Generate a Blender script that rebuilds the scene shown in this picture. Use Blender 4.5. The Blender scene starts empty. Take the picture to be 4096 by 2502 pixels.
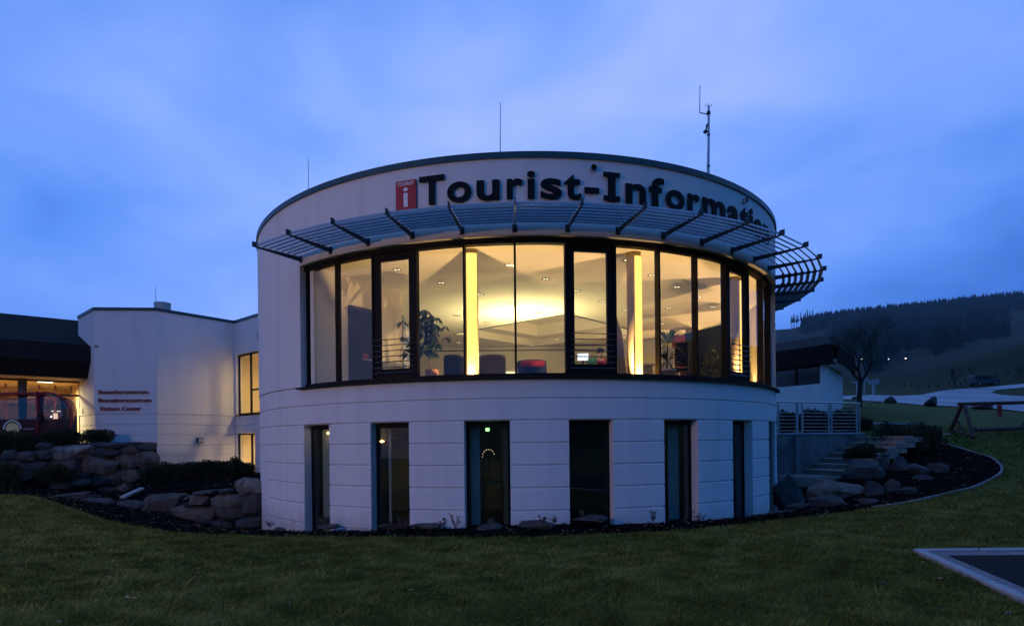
import bpy, bmesh, math, random
import numpy as np
from mathutils import Vector, Matrix, geometry
random.seed(7); RNG = np.random.default_rng(7)
SC = bpy.context.scene; COL = SC.collection
rad = math.radians
EYE = 1.65
F_, CX, CY, ROLL = 2402.0, 1946.4, 1760.5, -0.0105      # lens read from the photograph (4096 px wide frame)

# ------------------------------------------------------------------ camera
cam = bpy.data.objects.new('camera', bpy.data.cameras.new('camera')); COL.objects.link(cam)
cam.data.sensor_width = 36; cam.data.lens = F_ / 4096 * 36
cam.data.shift_x = (2048 - CX) / 4096; cam.data.shift_y = (CY - 1251) / 4096
cam.data.clip_start = 0.1; cam.data.clip_end = 6000
cam.matrix_world = Matrix.Translation((0, 0, EYE)) @ Matrix.Rotation(rad(90), 4, 'X') @ Matrix.Rotation(ROLL, 4, 'Z')
SC.camera = cam

# ------------------------------------------------------------------ world: blue hour sky
world = bpy.data.worlds.new('World'); SC.world = world; world.use_nodes = True
wt = world.node_tree; wt.nodes.clear()
def N(t, kind, **kw):
    n = t.nodes.new(kind)
    for k, v in kw.items(): setattr(n, k, v)
    return n
def L(t, a, b): t.links.new(a, b)
def mixc(t, fac, a, b, blend='MIX'):
    m = N(t, 'ShaderNodeMix', data_type='RGBA', blend_type=blend)
    for s, v in ((m.inputs[0], fac), (m.inputs[6], a), (m.inputs[7], b)):
        if hasattr(v, 'links') or hasattr(v, 'is_linked'): L(t, v, s)
        elif isinstance(v, (int, float)): s.default_value = v
        else: s.default_value = (*v[:3], 1)
    return m.outputs[2]
def mth(t, op, a, b=0.0, c=0.0, clamp=False):
    m = N(t, 'ShaderNodeMath', operation=op, use_clamp=clamp)
    for s, v in zip(m.inputs, (a, b, c)):
        if isinstance(v, (int, float)): s.default_value = v
        else: L(t, v, s)
    return m.outputs[0]
def ramp(t, fac, stops):
    r = N(t, 'ShaderNodeValToRGB'); e = r.color_ramp.elements
    while len(e) < len(stops): e.new(0.5)
    for el, (p, c) in zip(e, stops):
        el.position = p; el.color = (c, c, c, 1) if isinstance(c, (int, float)) else (*c[:3], 1)
    L(t, fac, r.inputs[0]); return r.outputs[0]
HAZE = 0.00017
SUN_EL, SUN_AZ = 3.0, -75.0
sky = N(wt, 'ShaderNodeTexSky', sky_type='NISHITA', sun_disc=False)
sky.sun_elevation = rad(SUN_EL); sky.sun_rotation = rad(SUN_AZ)
sky.air_density = 1.0; sky.dust_density = 0.4; sky.ozone_density = 6.0
tc = N(wt, 'ShaderNodeTexCoord'); dirn = tc.outputs['Generated']
sep = N(wt, 'ShaderNodeSeparateXYZ'); L(wt, dirn, sep.inputs[0])
mp = N(wt, 'ShaderNodeMapping'); mp.inputs['Scale'].default_value = (1.3, 0.8, 2.4); mp.inputs['Rotation'].default_value = (0, rad(22), rad(12))
L(wt, dirn, mp.inputs[0])
nz = N(wt, 'ShaderNodeTexNoise'); nz.inputs['Scale'].default_value = 1.7; nz.inputs['Detail'].default_value = 3.5; nz.inputs['Roughness'].default_value = 0.42; nz.inputs['Distortion'].default_value = 0.3
L(wt, mp.outputs[0], nz.inputs[0])
def lobe(d, power):
    v = Vector(d).normalized()
    dp = N(wt, 'ShaderNodeVectorMath', operation='DOT_PRODUCT'); L(wt, dirn, dp.inputs[0]); dp.inputs[1].default_value = v
    return mth(wt, 'POWER', mth(wt, 'MAXIMUM', dp.outputs['Value'], 0.0), power)
def sdir(px, py):
    du, dv = px - CX, py - CY; c, s = math.cos(ROLL), math.sin(ROLL)
    return ((c * du + s * dv) / F_, 1.0, -(-s * du + c * dv) / F_)
cl = mth(wt, 'MULTIPLY_ADD', nz.outputs['Fac'], 1.25, -0.13)
nf = N(wt, 'ShaderNodeTexNoise'); nf.inputs['Scale'].default_value = 4.2; nf.inputs['Detail'].default_value = 6; nf.inputs['Roughness'].default_value = 0.5; nf.inputs['Distortion'].default_value = 0.4; L(wt, mp.outputs[0], nf.inputs[0])
cl = mth(wt, 'ADD', cl, mth(wt, 'MULTIPLY_ADD', nf.outputs['Fac'], 0.55, -0.25))
cl = mth(wt, 'ADD', cl, mth(wt, 'MULTIPLY', lobe(sdir(3800, 330), 26), 0.75))     # pale cloud bank
cl = mth(wt, 'ADD', cl, mth(wt, 'MULTIPLY', lobe(sdir(1400, 700), 9), 0.22))
cl = mth(wt, 'SUBTRACT', cl, mth(wt, 'MULTIPLY', lobe(sdir(4150, 1000), 11), 0.75))  # clear dark patch
cl = mth(wt, 'SUBTRACT', cl, mth(wt, 'MULTIPLY', lobe(sdir(-200, 500), 12), 0.30))
cl = mth(wt, 'MAXIMUM', mth(wt, 'MINIMUM', cl, 1.0), 0.0)
clr = ramp(wt, cl, [(0.0, (0.050, 0.160, 0.62)), (0.3, (0.125, 0.290, 0.88)), (0.62, (0.255, 0.405, 1.0)), (1.0, (0.44, 0.53, 1.0))])
cmb = N(wt, 'ShaderNodeCombineColor')                                              # the dusk sky deepens smoothly away from the afterglow ahead
for k_, (a_0, b_0) in enumerate(((0.55, 0.55), (0.78, 0.37), (0.84, 0.28))): L(wt, mth(wt, 'MULTIPLY_ADD', sep.outputs['Y'], b_0, a_0), cmb.inputs[k_])
hzm = ramp(wt, sep.outputs['Z'], [(0.46, 0.0), (0.52, 1.0)])
zup = mth(wt, 'MULTIPLY_ADD', sep.outputs['Z'], -0.35, 1.12)
base = mixc(wt, 1.0, mixc(wt, 1.0, clr, cmb.outputs[0], 'MULTIPLY'), zup, 'MULTIPLY')
nish = mixc(wt, 1.0, sky.outputs[0], (0.0015, 0.005, 0.016), 'MULTIPLY')
tot = mixc(wt, 1.0, base, nish, 'ADD')
bg = N(wt, 'ShaderNodeBackground'); bg.inputs['Strength'].default_value = 1.10
wo = N(wt, 'ShaderNodeOutputWorld'); L(wt, tot, bg.inputs[0]); L(wt, bg.outputs[0], wo.inputs[0])

sun = bpy.data.objects.new('dusk_sun', bpy.data.lights.new('dusk_sun', 'SUN')); COL.objects.link(sun)
sun.data.energy = 0.05; sun.data.angle = rad(25); sun.data.color = (1.0, 0.62, 0.55)
sun.rotation_euler = Vector((-0.9, -0.45, 0.25)).to_track_quat('Z', 'Y').to_euler()

SC.view_settings.view_transform = 'Standard'; SC.view_settings.look = 'None'
SC.view_settings.exposure = 0.0; SC.view_settings.gamma = 1.0; SC.view_settings.use_curve_mapping = False
SC.cycles.use_denoising = True; SC.cycles.max_bounces = 8; SC.cycles.diffuse_bounces = 4
SC.cycles.transparent_max_bounces = 24; SC.cycles.sample_clamp_indirect = 4.0
SC.cycles.caustics_reflective = False; SC.cycles.caustics_refractive = False

# ------------------------------------------------------------------ helpers
def ray(px, py):
    d = sdir(px, py); return d[0], d[2]
def atY(px, py, Y): a, b = ray(px, py); return Vector((a * Y, Y, EYE + b * Y))
def atZ(px, py, z):
    a, b = ray(px, py); Y = (z - EYE) / b; return Vector((a * Y, Y, z))
C0 = Vector((0.892, 20.0)); R0 = 7.894
def cyl(th, r, z): t = rad(th); return Vector((C0.x + r * math.sin(t), C0.y - r * math.cos(t), z))
def thof(px, py, r):
    a, b = ray(px, py); A = a * a + 1; B = -2 * (a * C0.x + C0.y); K = C0.x ** 2 + C0.y ** 2 - r * r
    t = (-B - math.sqrt(B * B - 4 * A * K)) / 2 / A
    return math.degrees(math.atan2(a * t - C0.x, C0.y - t)), EYE + b * t

class MB:
    def __init__(s): s.v = []; s.f = []
    def add(s, vs, fs):
        o = len(s.v); s.v += [tuple(v) for v in vs]; s.f += [tuple(i + o for i in f) for f in fs]; return s
    def box(s, c, d, rz=0.0, rx=0.0, ry=0.0):
        M = Matrix.Translation(c) @ Matrix.Rotation(rz, 4, 'Z') @ Matrix.Rotation(rx, 4, 'X') @ Matrix.Rotation(ry, 4, 'Y')
        vs = [M @ Vector((x * d[0] / 2, y * d[1] / 2, z * d[2] / 2)) for x in (-1, 1) for y in (-1, 1) for z in (-1, 1)]
        return s.add(vs, [(0, 1, 3, 2), (4, 6, 7, 5), (0, 4, 5, 1), (2, 3, 7, 6), (0, 2, 6, 4), (1, 5, 7, 3)])
    def bar(s, a, b, w, h):            # box between two points, w horizontal, h vertical
        a = Vector(a); b = Vector(b); d = (b - a).normalized()
        up = Vector((0, 0, 1)) if abs(d.z) < 0.95 else Vector((0, 1, 0))
        sd = d.cross(up).normalized(); up = sd.cross(d)
        vs = [p + sd * x * w / 2 + up * z * h / 2 for p in (a, b) for x, z in ((-1, -1), (1, -1), (1, 1), (-1, 1))]
        return s.add(vs, [(0, 1, 2, 3), (7, 6, 5, 4), (0, 4, 5, 1), (1, 5, 6, 2), (2, 6, 7, 3), (3, 7, 4, 0)])
    def tube(s, a, b, r0, r1=None, n=10, cap=True):
        r1 = r0 if r1 is None else r1; a = Vector(a); b = Vector(b); d = (b - a).normalized()
        u = d.cross(Vector((0, 0, 1)) if abs(d.z) < 0.9 else Vector((1, 0, 0))).normalized(); w = d.cross(u)
        vs = [p + (u * math.cos(2 * math.pi * i / n) + w * math.sin(2 * math.pi * i / n)) * r for p, r in ((a, r0), (b, r1)) for i in range(n)]
        fs = [(i, (i + 1) % n, n + (i + 1) % n, n + i) for i in range(n)]
        if cap: fs += [tuple(range(n))[::-1], tuple(range(n, 2 * n))]
        return s.add(vs, fs)
    def path(s, pts, rs, n=8):
        for i in range(len(pts) - 1): s.tube(pts[i], pts[i + 1], rs[i], rs[i + 1], n)
        return s
    def prism(s, poly, z0, z1):
        n = len(poly); vs = [(p[0], p[1], z0) for p in poly] + [(p[0], p[1], z1) for p in poly]
        return s.add(vs, [tuple(range(n))[::-1], tuple(range(n, 2 * n))] + [(i, (i + 1) % n, n + (i + 1) % n, n + i) for i in range(n)])
    def ring(s, t0, t1, prof, step=1.6):      # closed (r, z) profile swept on the rotunda from t0 to t1 degrees
        k = max(1, int(round(abs(t1 - t0) / step))); n = len(prof); full = abs(abs(t1 - t0) - 360) < 1e-6
        vs = [cyl(t0 + (t1 - t0) * i / k, r, z) for i in range(k + 1) for r, z in prof]
        fs = [(i * n + j, i * n + (j + 1) % n, (i + 1) * n + (j + 1) % n, (i + 1) * n + j) for i in range(k) for j in range(n)]
        if not full: fs += [tuple(range(n)), tuple(range(k * n, k * n + n))[::-1]]
        return s.add(vs, fs)
    def sweep(s, p0, p1, prof, nrm):          # closed (out, z) profile between two ground points
        p0 = Vector((*p0[:2], 0)); p1 = Vector((*p1[:2], 0)); nn = Vector((*nrm[:2], 0)); n = len(prof)
        vs = [p + nn * o + Vector((0, 0, z)) for p in (p0, p1) for o, z in prof]
        return s.add(vs, [(j, (j + 1) % n, n + (j + 1) % n, n + j) for j in range(n)] + [tuple(range(n))[::-1], tuple(range(n, 2 * n))])
    def lathe(s, c, prof, n=20):
        c = Vector(c); m = len(prof)
        vs = [c + Vector((r * math.cos(2 * math.pi * i / n), r * math.sin(2 * math.pi * i / n), z)) for i in range(n) for r, z in prof]
        return s.add(vs, [(i * m + j, ((i + 1) % n) * m + j, ((i + 1) % n) * m + j + 1, i * m + j + 1) for i in range(n) for j in range(m - 1)])
def fixn(me):
    bm = bmesh.new(); bm.from_mesh(me); bmesh.ops.recalc_face_normals(bm, faces=bm.faces); bm.to_mesh(me); bm.free()
def mesh(name, mb, mat, smooth=False, fix=True):
    me = bpy.data.meshes.new(name); me.from_pydata(mb.v, [], mb.f); me.validate()
    if fix: fixn(me)
    if mat: me.materials.append(mat)
    if smooth: me.shade_smooth() if hasattr(me, 'shade_smooth') else None
    return me
def link(name, me, parent=None, local=False):
    o = bpy.data.objects.new(name, me); COL.objects.link(o)
    if parent is not None:
        o.parent = parent
        if not local: o.matrix_parent_inverse = WI[parent.name]
    WI[o.name] = Matrix.Identity(4)
    return o
WI = {}
def obj(name, mb, mat, parent=None, smooth=False, bevel=0, local=False):
    o = link(name, mesh(name, mb, mat, smooth), parent, local)
    if bevel:
        m = o.modifiers.new('bevel', 'BEVEL'); m.width = bevel; m.segments = 2; m.limit_method = 'ANGLE'
    return o
def thing(name, label, cat, loc=(0, 0, 0), rz=0.0, group=None):
    o = bpy.data.objects.new(name, None); COL.objects.link(o); o.location = loc; o.rotation_euler = (0, 0, rz)
    o.empty_display_size = 0.2
    WI[o.name] = (Matrix.Translation(loc) @ Matrix.Rotation(rz, 4, 'Z')).inverted()
    return tag(o, label, cat, group)
def tag(o, label, cat, group=None):
    o['label'] = label; o['category'] = cat
    if group: o['group'] = group
    return o
def struct(o, kind='structure'): o['kind'] = kind; return o
def copy_tree(src, parent=None):
    c = src.copy(); COL.objects.link(c); c.parent = parent
    for ch in [q for q in KIDS.get(src.name, [])]: 
        d = ch.copy(); COL.objects.link(d); d.parent = c
        for g in KIDS.get(ch.name, []):
            e = g.copy(); COL.objects.link(e); e.parent = d
    return c
KIDS = {}
def kids(o):
    KIDS[o.name] = [q for q in COL.objects if q.parent == o]
    for q in KIDS[o.name]: KIDS[q.name] = [r for r in COL.objects if r.parent == q]

# ------------------------------------------------------------------ materials
MATS = {}
def mat(name, col, rough=0.7, metal=0.0, var=0.0, vscale=3.0, bump=0.0, bscale=60.0, emit=None, estr=0.0, spec=0.5, col2=None, coord='Object', detail=4.0, stretch=None):
    if name in MATS: return MATS[name]
    m = bpy.data.materials.new(name); m.use_nodes = True; t = m.node_tree; b = t.nodes['Principled BSDF']
    b.inputs['Base Color'].default_value = (*col, 1); b.inputs['Roughness'].default_value = rough
    b.inputs['Metallic'].default_value = metal; b.inputs['Specular IOR Level'].default_value = spec
    co = N(t, 'ShaderNodeTexCoord').outputs[coord]
    if stretch:
        q = N(t, 'ShaderNodeMapping'); q.inputs['Scale'].default_value = stretch; L(t, co, q.inputs[0]); co = q.outputs[0]
    if var > 0 or col2:
        n = N(t, 'ShaderNodeTexNoise'); n.inputs['Scale'].default_value = vscale; n.inputs['Detail'].default_value = detail; L(t, co, n.inputs[0])
        f = ramp(t, n.outputs['Fac'], [(0.36, 0.0), (0.64, 1.0)])
        c2 = col2 if col2 else tuple(min(1, c * (1 + var)) for c in col); c1 = col if col2 else tuple(c * (1 - var) for c in col)
        L(t, mixc(t, f, c1, c2), b.inputs['Base Color'])
    if bump > 0:
        n2 = N(t, 'ShaderNodeTexNoise'); n2.inputs['Scale'].default_value = bscale; n2.inputs['Detail'].default_value = 5; L(t, co, n2.inputs[0])
        bp = N(t, 'ShaderNodeBump'); bp.inputs['Strength'].default_value = bump; bp.inputs['Distance'].default_value = 0.02
        L(t, n2.outputs['Fac'], bp.inputs['Height']); L(t, bp.outputs[0], b.inputs['Normal'])
    if emit:
        b.inputs['Emission Color'].default_value = (*emit, 1); b.inputs['Emission Strength'].default_value = estr
    MATS[name] = m; return m
def glassmat(name, tint=(1, 1, 1), refl=1.0, ior=1.5):
    m = bpy.data.materials.new(name); m.use_nodes = True; t = m.node_tree; t.nodes.clear()
    tr = N(t, 'ShaderNodeBsdfTransparent'); tr.inputs[0].default_value = (*tint, 1)
    gl = N(t, 'ShaderNodeBsdfGlossy'); gl.inputs['Roughness'].default_value = 0.0; gl.inputs[0].default_value = (0.95, 0.97, 1, 1)
    ge = N(t, 'ShaderNodeNewGeometry'); dp = N(t, 'ShaderNodeVectorMath', operation='DOT_PRODUCT'); L(t, ge.outputs['Normal'], dp.inputs[0]); L(t, ge.outputs['Incoming'], dp.inputs[1])
    q = mth(t, 'POWER', mth(t, 'SUBTRACT', 1.0, mth(t, 'ABSOLUTE', dp.outputs['Value']), clamp=True), 5.0)
    k = mth(t, 'MULTIPLY_ADD', q, 1 - .045 * refl, .045 * refl, clamp=True)
    mx = N(t, 'ShaderNodeMixShader'); L(t, k, mx.inputs[0]); L(t, tr.outputs[0], mx.inputs[1]); L(t, gl.outputs[0], mx.inputs[2])
    o = N(t, 'ShaderNodeOutputMaterial'); L(t, mx.outputs[0], o.inputs[0]); return m
def plaster():
    m = mat('plaster', (0.72, 0.71, 0.72), 0.9, bump=0.35, bscale=55, spec=0.2); t = m.node_tree; b = t.nodes['Principled BSDF']; co = N(t, 'ShaderNodeTexCoord').outputs['Object']
    q = N(t, 'ShaderNodeMapping'); q.inputs['Scale'].default_value = (2.2, 2.2, .22); L(t, co, q.inputs[0]); n = N(t, 'ShaderNodeTexNoise'); n.inputs['Scale'].default_value = 1.3; n.inputs['Detail'].default_value = 5; L(t, q.outputs[0], n.inputs[0])
    c = mixc(t, ramp(t, n.outputs['Fac'], [(.45, 0), (.75, 1)]), (0.73, 0.72, 0.73), (0.655, 0.645, 0.655))
    n2 = N(t, 'ShaderNodeTexNoise'); n2.inputs['Scale'].default_value = 3.5; n2.inputs['Detail'].default_value = 5; L(t, co, n2.inputs[0]); sp = N(t, 'ShaderNodeSeparateXYZ'); L(t, co, sp.inputs[0])
    d = mth(t, 'ADD', mth(t, 'MULTIPLY', sp.outputs['Z'], -1.6), mth(t, 'MULTIPLY_ADD', n2.outputs['Fac'], 1.4, -.45), clamp=True)
    L(t, mixc(t, mth(t, 'MULTIPLY', d, .55), c, (0.30, 0.27, 0.25)), b.inputs['Base Color']); return m
PLASTER = plaster()
PLASTER_IN = mat('inner_plaster', (0.74, 0.70, 0.60), 0.85, var=0.02, vscale=1.2, spec=0.2)
COPING = mat('coping_metal', (0.035, 0.075, 0.085), 0.42, metal=0.5, var=0.15, vscale=2)
FRAME = mat('window_frame', (0.007, 0.0055, 0.006), 0.6, spec=.15, var=0.2, vscale=5)
FINM = mat('sunshade_fin', (0.022, 0.045, 0.065), 0.5, metal=0.3, var=0.15)
BLADE = mat('sunshade_blade', (0.17, 0.25, 0.31), 0.45, metal=0.2, var=0.08, vscale=4)
STEEL = mat('brushed_steel', (0.42, 0.43, 0.45), 0.35, metal=0.9, var=0.1)
DARKBAR = mat('railing_steel', (0.14, 0.13, 0.13), 0.35, metal=0.8)
LETTER = mat('black_letter', (0.003, 0.005, 0.008), 0.7, spec=.2)
GLASS = glassmat('window_glass', (0.93, 0.95, 0.93), 1.15)
GLASS_D = glassmat('lower_glass', (0.72, 0.78, 0.76), 2.0)
GLASS_C = glassmat('cabin_glass', (0.50, 0.44, 0.46), 1.8)

# ------------------------------------------------------------------ terrain
ctrl = []
def cz(px, py, z): p = atZ(px, py, z); ctrl.append((p.x, p.y, p.z)); return p
def cy(px, py, Y): p = atY(px, py, Y); ctrl.append((p.x, p.y, p.z)); return p
FRONT = [cz(0, 1981, .15), cz(150, 1988, .12), cz(299, 2036, 0), cz(549, 2103, -.2), cz(798, 2136, -.3), cz(1162, 2148, -.3), cz(1662, 2148, -.15), cz(2161, 2146, -.15),
         cz(2660, 2124, -.1), cz(3108, 2081, -.05), cz(3491, 2031, .05), cz(3740, 1986, .15), cz(3906, 1945, .3), cz(4006, 1887, .6),
         cz(3973, 1837, .9), cz(3873, 1803, 1.15), cz(3740, 1765, 1.45)]
for p in ((0, 0, 0), (-8, 4, 0), (8, 4, 0), (0, 7, 0), (-6, 8.5, -.02), (5, 8.6, 0), (-14, 10, .05), (14, 7, .05), (16, 12, .35), (-20, 14, .2),
          (0, -15, 0), (-25, -5, .2), (25, -5, .6), (0, -50, -.5), (-60, -40, 1), (60, -40, 2), (-40, 20, .8),
          (.9, 12.0, -.12), (-4, 13.2, -.4), (5.5, 13.3, -.2), (-7.2, 16.6, -.78), (8.4, 16.6, -.32), (.9, 16, -.7), (.9, 22, -.7), (-4, 20, -.9), (6, 20, -.7),
          (10, 18, .42), (9.3, 17.4, .1), (11.4, 17.6, .45), (12.2, 18.4, .72), (13.2, 19.4, 1.12), (14.1, 20.3, 1.5), (13.0, 16.4, .40), (10.6, 18.9, .3), (11.4, 19.3, .5), (12.2, 19.7, .8), (11.0, 18.2, .40), (-12, 19, -.3), (-9, 17.8, -.55), (-15, 20.5, -.1), (-17, 22, -.05), (-22, 20, .3),
          (-60, 60, 6), (-20, 45, 2), (10, 35, 2.4), (0, 60, 5), (-30, 100, 9), (0, 120, 11), (60, 20, 5), (90, 50, 12)):
    ctrl.append(p)
for x_ in (6, 8, 10, 13, 17, 20):
    for y_ in (9.3, 6, 3, -1): ctrl.append((x_, y_, 0.0))
for a in ((3460, 1735, 21), (3700, 1745, 21), (4096, 1740, 20.5), (3500, 1700, 26), (3950, 1690, 26), (3998, 1667, 30), (3436, 1626, 32), (3568, 1612, 45), (3734, 1625, 42), (3958, 1638, 38),
          (3400, 1603, 46), (4096, 1641, 37), (3600, 1583, 56), (4096, 1535, 80), (3850, 1555, 66), (4040, 1578, 56), (3400, 1530, 82), (4096, 1480, 120), (3600, 1500, 112), (3400, 1500, 125), (4400, 1560, 50), (4600, 1640, 25)):
    cy(*a)
ctrl = np.array(ctrl)
SCL = 20.0
def tps_fit(P):
    X = P[:, :2] / SCL; n = len(X)
    d = np.sqrt(((X[:, None] - X[None]) ** 2).sum(-1)); K = np.where(d > 0, d * d * np.log(d + 1e-12), 0) + np.eye(n) * 1e-4
    A = np.zeros((n + 3, n + 3)); A[:n, :n] = K; A[:n, n] = 1; A[:n, n + 1:] = X; A[n, :n] = 1; A[n + 1:, :n] = X.T
    return X, np.linalg.solve(A, np.concatenate([P[:, 2], [0, 0, 0]]))
def tps_eval(fit, x, y):
    X, w = fit; n = len(X); q = np.stack([x, y], -1) / SCL; out = np.zeros(len(q))
    for i in range(0, len(q), 20000):
        s = q[i:i + 20000]; d2 = ((s[:, None] - X[None]) ** 2).sum(-1)
        out[i:i + 20000] = (0.5 * d2 * np.log(d2 + 1e-12)) @ w[:n] + w[n] + s @ w[n + 1:]
    return out
TF = tps_fit(ctrl)
RIDGE_PX = np.array([-1500, 0, 1500, 2600, 3084, 3210, 3290, 3400, 3600, 3800, 3900, 4096, 4500, 5200]); RIDGE_PY = np.array([1560, 1500, 1420, 1350, 1318, 1304, 1283, 1270, 1248, 1227, 1216, 1197, 1170, 1200])
RIDGE_Y = 900.0
ridge_az = np.arctan2((RIDGE_PX - CX) / F_, 1.0); ridge_h = (CY - RIDGE_PY + .0105 * -(RIDGE_PX - CX) * -1) / F_ * RIDGE_Y
ridge_h = np.array([EYE + ray(a, b)[1] * RIDGE_Y for a, b in zip(RIDGE_PX, RIDGE_PY)]); ridge_r = RIDGE_Y / np.cos(ridge_az)
def ground(x, y):
    x = np.atleast_1d(np.asarray(x, float)); y = np.atleast_1d(np.asarray(y, float))
    r = np.hypot(x, y); az = np.arctan2(x, y)
    zt = tps_eval(TF, x, y)
    rim = np.interp(az, [-3.2, -1.2, -.6, 0, .4, .6, .8, 1.2, 3.2], [2, 6, 9, 12, 11.5, 12, 18, 22, 2])
    H = np.interp(az, np.concatenate([[-3.2], ridge_az, [1.6, 3.2]]), np.concatenate([[70], ridge_h, [180, 70]]))
    RR = np.interp(az, np.concatenate([[-3.2], ridge_az, [1.6, 3.2]]), np.concatenate([[900], ridge_r, [1000, 900]]))
    s = np.clip((r - 130) / (RR - 130), 0, 1.0)
    und = 3.5 * np.sin(x * .013 + 1) * np.cos(y * .011) * np.clip((r - 150) / 300, 0, 1) * np.clip((RR - r) / 250, 0, 1)
    zp = rim + (H - rim) * (0.35 * s + 0.65 * s ** 1.6) + und - np.clip(r - RR, 0, 1e9) * .35
    w = np.clip((130 - r) / 45, 0, 1); w = w * w * (3 - 2 * w)
    return w * zt + (1 - w) * zp
def G(x, y): return float(ground(x, y)[0])
def gp(px, py, tmax=200.0):          # where the sight line of a photo point meets the terrain
    a, b = ray(px, py); t = np.geomspace(4, tmax, 1500); d = EYE + b * t - ground(a * t, t)
    i = np.argmax(d < 0); i = i if d[i] < 0 else len(t) - 1
    return Vector((a * t[i], t[i], float(ground(a * t[i], t[i])[0])))
def inpoly(poly, x, y):
    c = np.zeros(len(x), bool); n = len(poly)
    for i in range(n):
        x0, y0 = poly[i][:2]; x1, y1 = poly[(i + 1) % n][:2]
        k = ((y0 > y) != (y1 > y)); xi = x0 + (y - y0) / ((y1 - y0) or 1e-9) * (x1 - x0); c ^= k & (x < xi)
    return c
PK0 = atZ(3650, 2207, 0.0); PK1 = atZ(4096, 2203, 0.0); PK2 = atZ(4096, 2416, 0.0)
d1 = (PK1 - PK0).normalized(); d2 = (PK2 - PK0).normalized()
PARK = [tuple((PK0)[:2]), tuple((PK0 + d1 * 14)[:2]), tuple((PK0 + d1 * 14 + d2 * 11)[:2]), tuple((PK0 + d2 * 11)[:2])]
radii = np.concatenate([[0.5], np.geomspace(1.5, 1700, 260)]); NA = 900
AZ = np.linspace(0, 2 * np.pi, NA, endpoint=False)
gx = (radii[:, None] * np.sin(AZ)[None]).ravel(); gy = (radii[:, None] * np.cos(AZ)[None]).ravel(); gz = ground(gx, gy)
near = np.hypot(gx, gy) < 60
gz = gz + np.where(near, 0.012 * np.sin(gx * 2.1 + gy) * np.cos(gy * 1.7 - gx * .6), 0)
def np_mesh(name, verts, faces, material, smooth=True):
    me = bpy.data.meshes.new(name); k = faces.shape[1]
    me.vertices.add(len(verts)); me.vertices.foreach_set('co', np.ascontiguousarray(verts, dtype=np.float32).ravel())
    me.loops.add(faces.size); me.loops.foreach_set('vertex_index', np.ascontiguousarray(faces, dtype=np.int32).ravel())
    me.polygons.add(len(faces)); me.polygons.foreach_set('loop_start', np.arange(0, faces.size, k, dtype=np.int32))
    me.polygons.foreach_set('use_smooth', np.full(len(faces), smooth)); me.update(); me.validate()
    if material: me.materials.append(material)
    return me
NR = len(radii); ii, jj = np.meshgrid(np.arange(NR - 1), np.arange(NA), indexing='ij'); j2 = (jj + 1) % NA
quads = np.stack([ii * NA + jj, ii * NA + j2, (ii + 1) * NA + j2, (ii + 1) * NA + jj], -1).reshape(-1, 4)[:, ::-1]
def grass_mat():
    m = bpy.data.materials.new('meadow_ground'); m.use_nodes = True; t = m.node_tree; b = t.nodes['Principled BSDF']; b.inputs['Roughness'].default_value = 0.95; b.inputs['Specular IOR Level'].default_value = 0.1
    co = N(t, 'ShaderNodeTexCoord').outputs['Object']
    n1 = N(t, 'ShaderNodeTexNoise'); n1.inputs['Scale'].default_value = 0.5; n1.inputs['Detail'].default_value = 6; L(t, co, n1.inputs[0])
    n2 = N(t, 'ShaderNodeTexNoise'); n2.inputs['Scale'].default_value = 9; n2.inputs['Detail'].default_value = 6; L(t, co, n2.inputs[0])
    n3 = N(t, 'ShaderNodeTexNoise'); n3.inputs['Scale'].default_value = 0.012; n3.inputs['Detail'].default_value = 5; L(t, co, n3.inputs[0])
    c = mixc(t, ramp(t, n1.outputs['Fac'], [(.35, 0), (.65, 1)]), (0.060, 0.085, 0.012), (0.100, 0.100, 0.022))
    c = mixc(t, ramp(t, n2.outputs['Fac'], [(.4, 0), (.7, .8)]), c, (0.035, 0.052, 0.008))
    ln = N(t, 'ShaderNodeVectorMath', operation='LENGTH'); L(t, co, ln.inputs[0])
    far = ramp(t, mth(t, 'DIVIDE', ln.outputs['Value'], 300.0), [(.14, 0), (.35, 1)])
    fc = mixc(t, ramp(t, n3.outputs['Fac'], [(.4, 0), (.6, 1)]), (0.024, 0.030, 0.014), (0.014, 0.021, 0.011))
    L(t, mixc(t, far, c, fc), b.inputs['Base Color'])
    bp = N(t, 'ShaderNodeBump'); bp.inputs['Strength'].default_value = .6; bp.inputs['Distance'].default_value = .05; L(t, n2.outputs['Fac'], bp.inputs['Height']); L(t, bp.outputs[0], b.inputs['Normal'])
    return m
gz = np.where(inpoly(PARK, gx, gy), np.minimum(gz, -.03), gz)
struct(link('ground', np_mesh('ground', np.stack([gx, gy, gz], -1), quads, grass_mat())))

def inpoly(poly, x, y):
    c = np.zeros(len(x), bool); n = len(poly)
    for i in range(n):
        x0, y0 = poly[i][:2]; x1, y1 = poly[(i + 1) % n][:2]
        k = ((y0 > y) != (y1 > y)); xi = x0 + (y - y0) / ((y1 - y0) or 1e-9) * (x1 - x0); c ^= k & (x < xi)
    return c
def smooth_line(pts, k=6):
    out = []; n = len(pts)
    for i in range(n - 1):
        p0, p1, p2, p3 = pts[max(0, i - 1)], pts[i], pts[i + 1], pts[min(n - 1, i + 2)]
        for j in range(k):
            t = j / k; out.append(tuple(.5 * ((2 * p1[a]) + (-p0[a] + p2[a]) * t + (2 * p0[a] - 5 * p1[a] + 4 * p2[a] - p3[a]) * t * t + (-p0[a] + 3 * p1[a] - 3 * p2[a] + p3[a]) * t ** 3) for a in (0, 1)))
    out.append(tuple(pts[-1][:2])); return out
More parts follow.
